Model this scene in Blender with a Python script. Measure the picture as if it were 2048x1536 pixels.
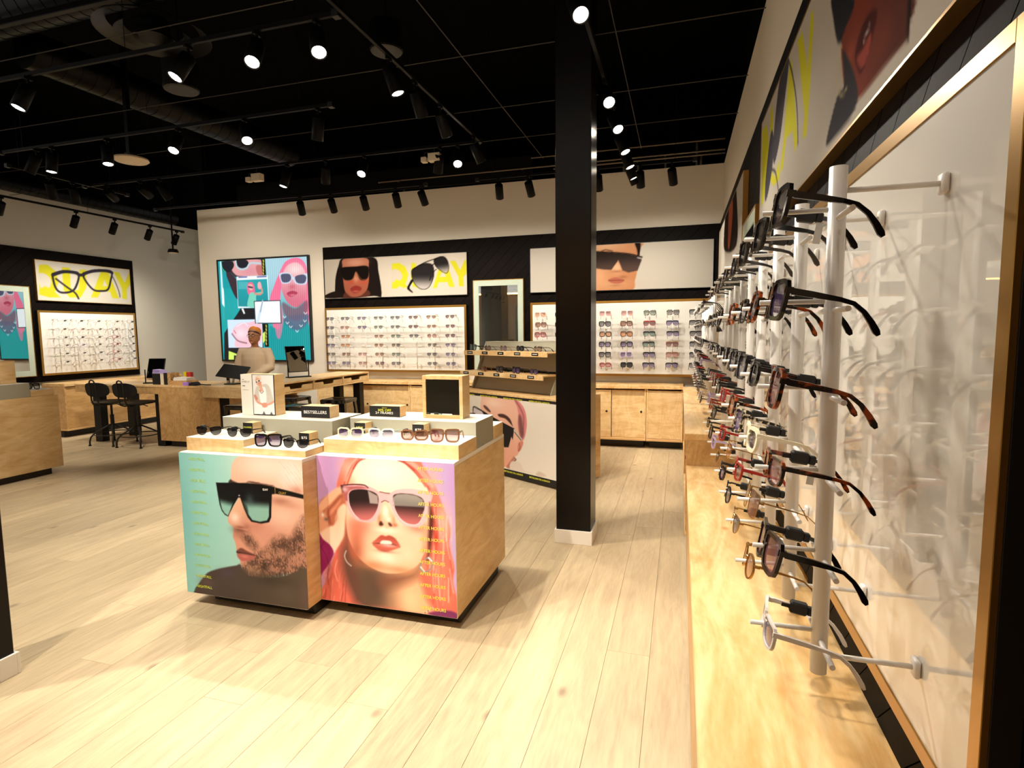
import bpy, bmesh, math, random
import numpy as np
from mathutils import Vector, Matrix, Euler
random.seed(7)
R = math.radians
SC = bpy.context.scene
COL = SC.collection
for o in list(bpy.data.objects):
    bpy.data.objects.remove(o)

# ---------------------------------------------------------------- camera
F_PX, YAW, PITCH, ROLL, EYE = 1126.25, .291129, .0920368, -.0104747, 1.45
cam = bpy.data.objects.new('camera', bpy.data.cameras.new('camera'))
COL.objects.link(cam)
cam.data.sensor_fit = 'HORIZONTAL'
cam.data.sensor_width = 36
cam.data.lens = 36 * F_PX / 2048
cam.data.clip_start = .02
_f = Vector((-math.sin(YAW) * math.cos(PITCH), math.cos(YAW) * math.cos(PITCH), -math.sin(PITCH)))
_r = Vector((math.cos(YAW), math.sin(YAW), 0))
_u = _r.cross(_f)
_r2 = _r * math.cos(ROLL) + _u * math.sin(ROLL)
_u2 = _u * math.cos(ROLL) - _r * math.sin(ROLL)
cam.matrix_world = Matrix(((_r2.x, _u2.x, -_f.x, 0), (_r2.y, _u2.y, -_f.y, 0), (_r2.z, _u2.z, -_f.z, EYE), (0, 0, 0, 1)))
SC.camera = cam

# ---------------------------------------------------------------- world, exposure
W = bpy.data.worlds.new('world')
SC.world = W
W.use_nodes = True
W.node_tree.nodes['Background'].inputs[0].default_value = (1, .93, .83, 1)
W.node_tree.nodes['Background'].inputs[1].default_value = .40
SC.view_settings.view_transform = 'Standard'
SC.view_settings.look = 'None'
SC.view_settings.gamma = 1
SC.view_settings.use_curve_mapping = False
SC.view_settings.exposure = 1.05
SC.cycles.use_denoising = True
SC.cycles.max_bounces = 8
SC.cycles.diffuse_bounces = 4
SC.cycles.glossy_bounces = 4
SC.cycles.transparent_max_bounces = 16
SC.cycles.sample_clamp_indirect = 4
LAMP = (1, .91, .775)        # colour of the track lamps
POWER = 1.0                 # master level of the track lamps

# ---------------------------------------------------------------- helpers
def s2l(c):
    return c / 12.92 if c <= .04045 else ((c + .055) / 1.055) ** 2.4
def hexc(h):
    return tuple(s2l(int(h[i:i + 2], 16) / 255) for i in (0, 2, 4))
MATS = {}
def mat(name, col='808080', rough=.5, metal=0, spec=.5, emit=None, alpha=1, coat=0, crough=.05, cior=1.5, bump=0, bscale=60, var=0):
    if name in MATS:
        return MATS[name]
    m = bpy.data.materials.new(name)
    m.use_nodes = True
    n, l = m.node_tree.nodes, m.node_tree.links
    b = n['Principled BSDF']
    c = hexc(col) if isinstance(col, str) else col
    b.inputs['Base Color'].default_value = (*c, 1)
    b.inputs['Roughness'].default_value = rough
    b.inputs['Metallic'].default_value = metal
    b.inputs['Specular IOR Level'].default_value = spec
    b.inputs['Coat Weight'].default_value = coat
    b.inputs['Coat Roughness'].default_value = crough
    b.inputs['Coat IOR'].default_value = cior
    if emit:
        b.inputs['Emission Color'].default_value = (*hexc(emit[0]), 1)
        b.inputs['Emission Strength'].default_value = emit[1]
    if bump or var:
        tc = n.new('ShaderNodeTexCoord')
        nz = n.new('ShaderNodeTexNoise')
        nz.inputs['Scale'].default_value = bscale
        nz.inputs['Detail'].default_value = 4
        l.new(tc.outputs['Object'], nz.inputs['Vector'])
        if bump:
            bp = n.new('ShaderNodeBump')
            bp.inputs['Strength'].default_value = bump
            bp.inputs['Distance'].default_value = .002
            l.new(nz.outputs['Fac'], bp.inputs['Height'])
            l.new(bp.outputs['Normal'], b.inputs['Normal'])
        if var:
            mx = n.new('ShaderNodeMix')
            mx.data_type = 'RGBA'
            mx.inputs[6].default_value = (*[x * (1 - var) for x in c], 1)
            mx.inputs[7].default_value = (*[min(1, x * (1 + var)) for x in c], 1)
            l.new(nz.outputs['Fac'], mx.inputs[0])
            l.new(mx.outputs[2], b.inputs['Base Color'])
    MATS[name] = m
    return m
def wood(name, c1, c2, stretch=(2, 2, 14), scale=3, rough=.45, knots=None, rand=.0, grain=.5, coat=0, spec=.5, flame=0):
    """grain lines along the axis with the small stretch value; rand: spread of tone from piece to piece"""
    if name in MATS:
        return MATS[name]
    m = bpy.data.materials.new(name)
    m.use_nodes = True
    n, l = m.node_tree.nodes, m.node_tree.links
    b = n['Principled BSDF']
    b.inputs['Roughness'].default_value = rough
    b.inputs['Coat Weight'].default_value = coat
    b.inputs['Specular IOR Level'].default_value = spec
    tc = n.new('ShaderNodeTexCoord')
    oi = n.new('ShaderNodeObjectInfo')
    off = n.new('ShaderNodeVectorMath'); off.operation = 'SCALE'
    off.inputs[0].default_value = (13.1, 7.7, 5.3)
    l.new(oi.outputs['Random'], off.inputs['Scale'])
    add = n.new('ShaderNodeVectorMath')
    l.new(tc.outputs['Object'], add.inputs[0]); l.new(off.outputs[0], add.inputs[1])
    mp = n.new('ShaderNodeMapping')
    mp.inputs['Scale'].default_value = stretch
    l.new(add.outputs[0], mp.inputs[0])
    n1 = n.new('ShaderNodeTexNoise')
    n1.inputs['Scale'].default_value = scale; n1.inputs['Detail'].default_value = 5
    n1.inputs['Roughness'].default_value = .6; n1.inputs['Distortion'].default_value = 1.2
    l.new(mp.outputs[0], n1.inputs[0])
    wv = n.new('ShaderNodeTexNoise')
    wv.inputs['Scale'].default_value = scale * 7; wv.inputs['Detail'].default_value = 3
    l.new(mp.outputs[0], wv.inputs[0])
    ma = n.new('ShaderNodeMath'); ma.operation = 'MULTIPLY_ADD'
    ma.inputs[1].default_value = grain; 
    l.new(wv.outputs['Fac'], ma.inputs[0]); l.new(n1.outputs['Fac'], ma.inputs[2])
    last = ma.outputs[0]
    if flame:
        fm = n.new('ShaderNodeMapping'); fm.inputs['Scale'].default_value = (3.0, .55, 1.3)
        l.new(add.outputs[0], fm.inputs[0])
        fn = n.new('ShaderNodeTexNoise'); fn.inputs['Scale'].default_value = 1.3; fn.inputs['Detail'].default_value = 1.5; fn.inputs['Distortion'].default_value = .6
        l.new(fm.outputs[0], fn.inputs[0])
        f1 = n.new('ShaderNodeMath'); f1.operation = 'MULTIPLY'; f1.inputs[1].default_value = 70; l.new(fn.outputs['Fac'], f1.inputs[0])
        f2 = n.new('ShaderNodeMath'); f2.operation = 'SINE'; l.new(f1.outputs[0], f2.inputs[0])
        f3 = n.new('ShaderNodeMath'); f3.operation = 'MULTIPLY_ADD'; f3.inputs[1].default_value = flame; l.new(f2.outputs[0], f3.inputs[0]); l.new(last, f3.inputs[2])
        last = f3.outputs[0]
    cr = n.new('ShaderNodeValToRGB')
    cr.color_ramp.elements[0].position = .35 + grain * .3; cr.color_ramp.elements[1].position = .7 + grain * .5
    cr.color_ramp.elements[0].color = (*hexc(c1), 1); cr.color_ramp.elements[1].color = (*hexc(c2), 1)
    l.new(last, cr.inputs[0])
    out = cr.outputs[0]
    if rand:
        hs = n.new('ShaderNodeHueSaturation')
        mr = n.new('ShaderNodeMapRange')
        mr.inputs[3].default_value = 1 - rand; mr.inputs[4].default_value = 1 + rand * .6
        l.new(oi.outputs['Random'], mr.inputs[0]); l.new(mr.outputs[0], hs.inputs['Value'])
        l.new(out, hs.inputs['Color']); out = hs.outputs[0]
    if knots:
        vo = n.new('ShaderNodeTexVoronoi')
        vo.inputs['Scale'].default_value = knots[0]
        if len(knots) > 5: vo.voronoi_dimensions = '2D'
        mk = n.new('ShaderNodeMapping'); mk.inputs['Scale'].default_value = knots[3]
        l.new(add.outputs[0], mk.inputs[0]); l.new(mk.outputs[0], vo.inputs[0])
        kr = n.new('ShaderNodeMapRange'); kr.inputs[1].default_value = knots[1]; kr.inputs[2].default_value = knots[1] * .25
        kr.inputs[3].default_value = 0; kr.inputs[4].default_value = knots[6] if len(knots) > 6 else .75
        l.new(vo.outputs['Distance'], kr.inputs[0])
        # only some cells carry a knot
        sp = n.new('ShaderNodeSeparateColor'); l.new(vo.outputs['Color'], sp.inputs[0])
        gt = n.new('ShaderNodeMath'); gt.operation = 'GREATER_THAN'; gt.inputs[1].default_value = knots[4]
        l.new(sp.outputs[0], gt.inputs[0])
        mu = n.new('ShaderNodeMath'); mu.operation = 'MULTIPLY'
        l.new(kr.outputs[0], mu.inputs[0]); l.new(gt.outputs[0], mu.inputs[1])
        mx = n.new('ShaderNodeMix'); mx.data_type = 'RGBA'
        mx.inputs[7].default_value = (*hexc(knots[2]), 1)
        l.new(mu.outputs[0], mx.inputs[0]); l.new(out, mx.inputs[6]); out = mx.outputs[2]
    l.new(out, b.inputs['Base Color'])
    bp = n.new('ShaderNodeBump'); bp.inputs['Strength'].default_value = .12; bp.inputs['Distance'].default_value = .002
    l.new(wv.outputs['Fac'], bp.inputs['Height']); l.new(bp.outputs[0], b.inputs['Normal'])
    MATS[name] = m
    return m

class MB:
    """collects simple solids, builds ONE mesh object"""
    def __init__(s): s.v = []; s.f = []; s.m = []; s.cur = 0
    def add(s, vs, fs):
        k = len(s.v); s.v += [tuple(p) for p in vs]; s.f += [tuple(i + k for i in f) for f in fs]; s.m += [s.cur] * len(fs); return s
    def box(s, x0, x1, y0, y1, z0, z1, c=0):
        x0, x1 = min(x0, x1), max(x0, x1); y0, y1 = min(y0, y1), max(y0, y1); z0, z1 = min(z0, z1), max(z0, z1)
        if not c:
            return s.add([(x, y, z) for z in (z0, z1) for y in (y0, y1) for x in (x0, x1)],
                         [(0, 2, 3, 1), (4, 5, 7, 6), (0, 1, 5, 4), (2, 6, 7, 3), (0, 4, 6, 2), (1, 3, 7, 5)])
        c = min(c, (x1 - x0) / 3, (y1 - y0) / 3, (z1 - z0) / 3)
        bm = bmesh.new()
        bmesh.ops.create_cube(bm, size=1)
        for q in bm.verts: q.co = Vector(((x0 + x1) / 2 + q.co.x * (x1 - x0), (y0 + y1) / 2 + q.co.y * (y1 - y0), (z0 + z1) / 2 + q.co.z * (z1 - z0)))
        bmesh.ops.bevel(bm, geom=bm.edges[:], offset=c, segments=1, affect='EDGES')
        bm.verts.index_update()
        s.add([q.co for q in bm.verts], [[q.index for q in f.verts] for f in bm.faces]); bm.free(); return s
    def prism(s, poly, d, axis='y', a=0):
        """extrude a 2D polygon: axis y -> poly in (x,z); x -> (y,z); z -> (x,y); from a to a+d"""
        P = {'y': lambda p, t: (p[0], t, p[1]), 'x': lambda p, t: (t, p[0], p[1]), 'z': lambda p, t: (p[0], p[1], t)}[axis]
        n = len(poly)
        return s.add([P(p, a) for p in poly] + [P(p, a + d) for p in poly],
                     [tuple(range(n)), tuple(range(2 * n - 1, n - 1, -1))] + [(i, i + n, (i + 1) % n + n, (i + 1) % n) for i in range(n)])
    def rings(s, rings, closed=False, cap=True):
        n = len(rings[0]); vs = [p for r in rings for p in r]; fs = []
        m = len(rings)
        for i in range(m if closed else m - 1):
            for j in range(n):
                a, b = i * n + j, i * n + (j + 1) % n; c, d = ((i + 1) % m) * n + (j + 1) % n, ((i + 1) % m) * n + j
                fs.append((a, b, c, d))
        if cap and not closed: fs += [tuple(range(n - 1, -1, -1)), tuple(range((m - 1) * n, m * n))]
        return s.add(vs, fs)
    def tube(s, pts, r, n=8, closed=False, cap=True, sq=None):
        pts = [Vector(p) for p in pts]; m = len(pts); rs = r if isinstance(r, (list, tuple)) else [r] * m
        rings = []; up = None
        for i in range(m):
            a = pts[(i - 1) % m] if (closed or i) else pts[0]; b = pts[(i + 1) % m] if (closed or i < m - 1) else pts[-1]
            t = (b - a).normalized()
            if up is None:
                up = Vector((0, 0, 1)) if abs(t.z) < .9 else Vector((1, 0, 0))
            u = (up - t * up.dot(t)).normalized(); v = t.cross(u); up = u
            kx, ky = sq or (1, 1)
            rings.append([pts[i] + (u * math.cos(6.28318 * j / n) * ky + v * math.sin(6.28318 * j / n) * kx) * rs[i] for j in range(n)])
        return s.rings(rings, closed, cap)
    def cyl(s, p0, p1, r0, r1=None, n=16): return s.tube([p0, p1], [r0, r0 if r1 is None else r1], n)
    def lathe(s, prof, n=24, c=(0, 0, 0)):
        return s.rings([[(c[0] + r * math.cos(6.28318 * j / n), c[1] + r * math.sin(6.28318 * j / n), c[2] + z) for j in range(n)] for r, z in prof])
    def ball(s, c, rx, ry, rz, n=14, m=9):
        return s.rings([[(c[0] + rx * math.sin(math.pi * (i + .02) / (m + .04)) * math.cos(6.28318 * j / n), c[1] + ry * math.sin(math.pi * (i + .02) / (m + .04)) * math.sin(6.28318 * j / n),
                          c[2] - rz * math.cos(math.pi * (i + .02) / (m + .04))) for j in range(n)] for i in range(m + 1)])
    def mesh(s, name, off=(0, 0, 0)):
        me = bpy.data.meshes.new(name)
        me.from_pydata([(x - off[0], y - off[1], z - off[2]) for x, y, z in s.v], [], s.f)
        me.polygons.foreach_set('material_index', s.m)
        bm = bmesh.new(); bm.from_mesh(me)
        bmesh.ops.recalc_face_normals(bm, faces=bm.faces[:]); bm.to_mesh(me); bm.free()
        return me
    def build(s, name, m, parent=None, local=False, smooth=False):
        off = (0, 0, 0)
        if parent is not None and not local: off = wloc(parent)
        o = bpy.data.objects.new(name, s.mesh(name, off))
        COL.objects.link(o)
        for q in (m if isinstance(m, (list, tuple)) else [m]): o.data.materials.append(q)
        if smooth: o.data.polygons.foreach_set('use_smooth', [True] * len(o.data.polygons))
        if smooth == 2:
            try: o.data.set_sharp_from_angle(angle=R(40))
            except Exception: pass
        o.parent = parent
        return o
def wloc(o):
    v = Vector((0, 0, 0))
    while o is not None: v += o.location; o = o.parent
    return v
def box(name, m, parent, *b, c=.002, local=False): return MB().box(*b, c=c).build(name, m, parent, local)
def tag(o, label=None, cat=None, group=None, kind=None):
    if label: o['label'] = label
    if cat: o['category'] = cat
    if group: o['group'] = group
    if kind: o['kind'] = kind
    return o
def thing(name, loc, label, cat, group=None, rz=0, rot=None):
    o = bpy.data.objects.new(name, None); COL.objects.link(o)
    o.location = loc; o.rotation_euler = rot or (0, 0, rz); o.empty_display_size = .05
    return tag(o, label, cat, group)
def struct(o): o['kind'] = 'structure'; return o
def put(name, me, parent, m=None, loc=(0, 0, 0)):
    o = bpy.data.objects.new(name, me); COL.objects.link(o); o.parent = parent; o.location = loc
    if m is not None and not me.materials: me.materials.append(m)
    return o
def copy_tree(o, parent=None):
    c = o.copy(); COL.objects.link(c); c.parent = parent
    for ch in o.children: copy_tree(ch, c)
    return c
ORD = ['first', 'second', 'third', 'fourth', 'fifth', 'sixth', 'seventh', 'eighth', 'ninth', 'tenth', 'eleventh', 'twelfth']

# ---------------------------------------------------------------- flat prints: a small painter on a grid of coloured points
def crom(pts, closed, k=6):
    n = len(pts); out = []
    P = np.array(pts, float)
    for i in range(n if closed else n - 1):
        a = P[(i - 1) % n] if closed or i else P[i]; b = P[i]; c = P[(i + 1) % n]; d = P[(i + 2) % n] if closed or i < n - 2 else c
        for j in range(k):
            t = j / k
            out.append(.5 * (2 * b + (c - a) * t + (2 * a - 5 * b + 4 * c - d) * t * t + (3 * b - a - 3 * c + d) * t ** 3))
    if not closed: out.append(P[-1])
    return np.array(out)
def segdist(X, Y, P, closed):
    D = np.full(X.shape, 1e9); ins = np.zeros(X.shape, bool)
    Q = np.roll(P, -1, 0) if closed else P[1:]
    for (ax, ay), (bx, by) in zip(P if closed else P[:-1], Q):
        dx, dy = bx - ax, by - ay; L = dx * dx + dy * dy + 1e-12
        t = np.clip(((X - ax) * dx + (Y - ay) * dy) / L, 0, 1)
        D = np.minimum(D, (X - ax - t * dx) ** 2 + (Y - ay - t * dy) ** 2)
        if closed and ay != by:
            c = ((ay > Y) != (by > Y)) & (X < (bx - ax) * (Y - ay) / (by - ay) + ax); ins ^= c
    return np.sqrt(D), ins
def paint(key, step):
    w, h, mul, ops = ART[key]
    nx, ny = int(w / step) + 1, int(h / step) + 1
    X, Y = np.meshgrid(np.linspace(0, w, nx), np.linspace(0, h, ny))
    img = np.zeros((ny, nx, 3)); hx = lambda c: np.array([int(c[i:i + 2], 16) / 255 for i in (0, 2, 4)])
    rng = np.random.default_rng(3)
    nz = rng.random((ny, nx)); nz = (nz + np.roll(nz, 1, 0) + np.roll(nz, 2, 0) + np.roll(nz, 1, 1)) / 4
    big = np.kron(rng.random((ny // 7 + 2, nx // 7 + 2)), np.ones((7, 7)))[:ny, :nx]
    for _ in range(4): big = (big + np.roll(big, 2, 0) + np.roll(big, 2, 1) + np.roll(big, -2, 0) + np.roll(big, -2, 1)) / 5
    for op in ops:
        k = op[0]
        if k == 'f':
            t = (X / w if not op[3] else Y / h)[..., None]; img[:] = hx(op[1]) * (1 - t) + hx(op[2] or op[1]) * t; continue
        if k == 'b':
            (cx, cy), (rx, ry), c, al = op[1:]
            a = al * np.exp(-(((X - cx) / max(rx, 1e-4)) ** 2 + ((Y - cy) / max(ry, 1e-4)) ** 2) * 1.2); img += (hx(c) - img) * a[..., None]; continue
        v = np.array(op[1].split(), float).reshape(-1, 2) / mul
        if k == 'p':
            _, _, c, soft, sm, al, g, noise = op
            P = crom(v, True, 5) if sm else v
            x0, y0 = P.min(0) - soft * 2; x1, y1 = P.max(0) + soft * 2
        else:
            _, _, wd, c, soft, al = op
            P = crom(v, False, 5) if len(v) > 2 else v; g = None; noise = 0
            x0, y0 = P.min(0) - soft * 2 - wd; x1, y1 = P.max(0) + soft * 2 + wd
        j0, j1 = np.searchsorted(X[0], [x0, x1]); i0, i1 = np.searchsorted(Y[:, 0], [y0, y1])
        if j1 <= j0 or i1 <= i0: continue
        xs, ys = X[i0:i1, j0:j1], Y[i0:i1, j0:j1]
        D, ins = segdist(xs, ys, P, k == 'p')
        sd = np.where(ins, D, -D) if k == 'p' else wd / 2 - D
        s_ = max(soft, step * .6)
        a = np.clip(sd / (2 * s_) + .5, 0, 1) * al
        if noise:
            q = np.clip((nz[i0:i1, j0:j1] - .5) * 2.6 + (big[i0:i1, j0:j1] - .5) * 1.5 + 1.0 - noise * .85, 0, 1); a = a * q
        cc = hx(c)
        if g:
            (ax, ay), (bx, by), c2 = g
            t = np.clip(((xs - ax) * (bx - ax) + (ys - ay) * (by - ay)) / ((bx - ax) ** 2 + (by - ay) ** 2 + 1e-9), 0, 1)[..., None]
            t = t * t * (3 - 2 * t); cc = cc * (1 - t) + hx(c2) * t
        img[i0:i1, j0:j1] += (cc - img[i0:i1, j0:j1]) * a[..., None]
    img = np.clip(img, 0, 1)
    lin = np.where(img <= .04045, img / 12.92, ((img + .055) / 1.055) ** 2.4)
    return w, h, nx, ny, X, Y, lin
def print_mat(name, gain=1, emit=0, rough=.42, spec=.3):
    if name in MATS: return MATS[name]
    m = bpy.data.materials.new(name); m.use_nodes = True
    n, l = m.node_tree.nodes, m.node_tree.links; b = n['Principled BSDF']
    at = n.new('ShaderNodeAttribute'); at.attribute_name = 'ink'
    b.inputs['Roughness'].default_value = rough; b.inputs['Specular IOR Level'].default_value = spec
    if emit:
        b.inputs['Base Color'].default_value = (.01, .01, .01, 1)
        l.new(at.outputs['Color'], b.inputs['Emission Color']); b.inputs['Emission Strength'].default_value = emit
    else:
        mx = n.new('ShaderNodeVectorMath'); mx.operation = 'SCALE'; mx.inputs['Scale'].default_value = gain
        l.new(at.outputs['Color'], mx.inputs[0]); l.new(mx.outputs[0], b.inputs['Base Color'])
    MATS[name] = m
    return m
def print_obj(name, key, parent, loc, rz, step, m):
    """a printed sheet: u along local x, v along local z, facing local -y"""
    w, h, nx, ny, X, Y, lin = paint(key, step)
    me = bpy.data.meshes.new(name)
    co = np.zeros((nx * ny, 3)); co[:, 0] = X.ravel(); co[:, 2] = Y.ravel()
    i = np.arange(nx * ny).reshape(ny, nx)
    q = np.stack([i[:-1, :-1], i[:-1, 1:], i[1:, 1:], i[1:, :-1]], -1).reshape(-1, 4)
    me.from_pydata(co.tolist(), [], q.tolist())
    at = me.color_attributes.new('ink', 'FLOAT_COLOR', 'POINT')
    at.data.foreach_set('color', np.concatenate([lin.reshape(-1, 3), np.ones((nx * ny, 1))], 1).ravel())
    me.materials.append(m)
    o = bpy.data.objects.new(name, me); COL.objects.link(o); o.parent = parent
    o.location = Vector(loc) - (wloc(parent) if parent else Vector()); o.rotation_euler = (0, 0, rz)
    return o
TXT = {}
def text_mesh(s, width, height, bold=0, align='L'):
    k = (s, round(width, 4), round(height, 4), bold)
    if k in TXT: return TXT[k]
    cu = bpy.data.curves.new('lettering', 'FONT'); cu.body = s; cu.extrude = 0; cu.offset = bold; cu.resolution_u = 3
    o = bpy.data.objects.new('lettering', cu); COL.objects.link(o)
    bpy.context.view_layer.update()
    me = bpy.data.meshes.new_from_object(o.evaluated_get(bpy.context.evaluated_depsgraph_get()))
    bpy.data.objects.remove(o); bpy.data.curves.remove(cu)
    n = len(me.vertices); co = np.zeros(n * 3); me.vertices.foreach_get('co', co); co = co.reshape(-1, 3)
    lo, hi = co.min(0), co.max(0)
    out = np.zeros_like(co); out[:, 0] = (co[:, 0] - lo[0]) / (hi[0] - lo[0]) * width; out[:, 2] = (co[:, 1] - lo[1]) / (hi[1] - lo[1]) * height
    me.vertices.foreach_set('co', out.ravel()); me.update(); me.name = 'lettering'; me.materials.clear()
    TXT[k] = me
    return me
def letters(s, parent, m, loc, width, height, rz=0, bold=0, label=None):
    """loc: world position of the lower start corner"""
    me = text_mesh(s, width, height, bold).copy(); me.materials.append(m)
    o = bpy.data.objects.new('lettering', me); COL.objects.link(o); o.parent = parent
    o.location = Vector(loc) - (wloc(parent) if parent else Vector()); o.rotation_euler = (0, 0, rz)
    return o

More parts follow.
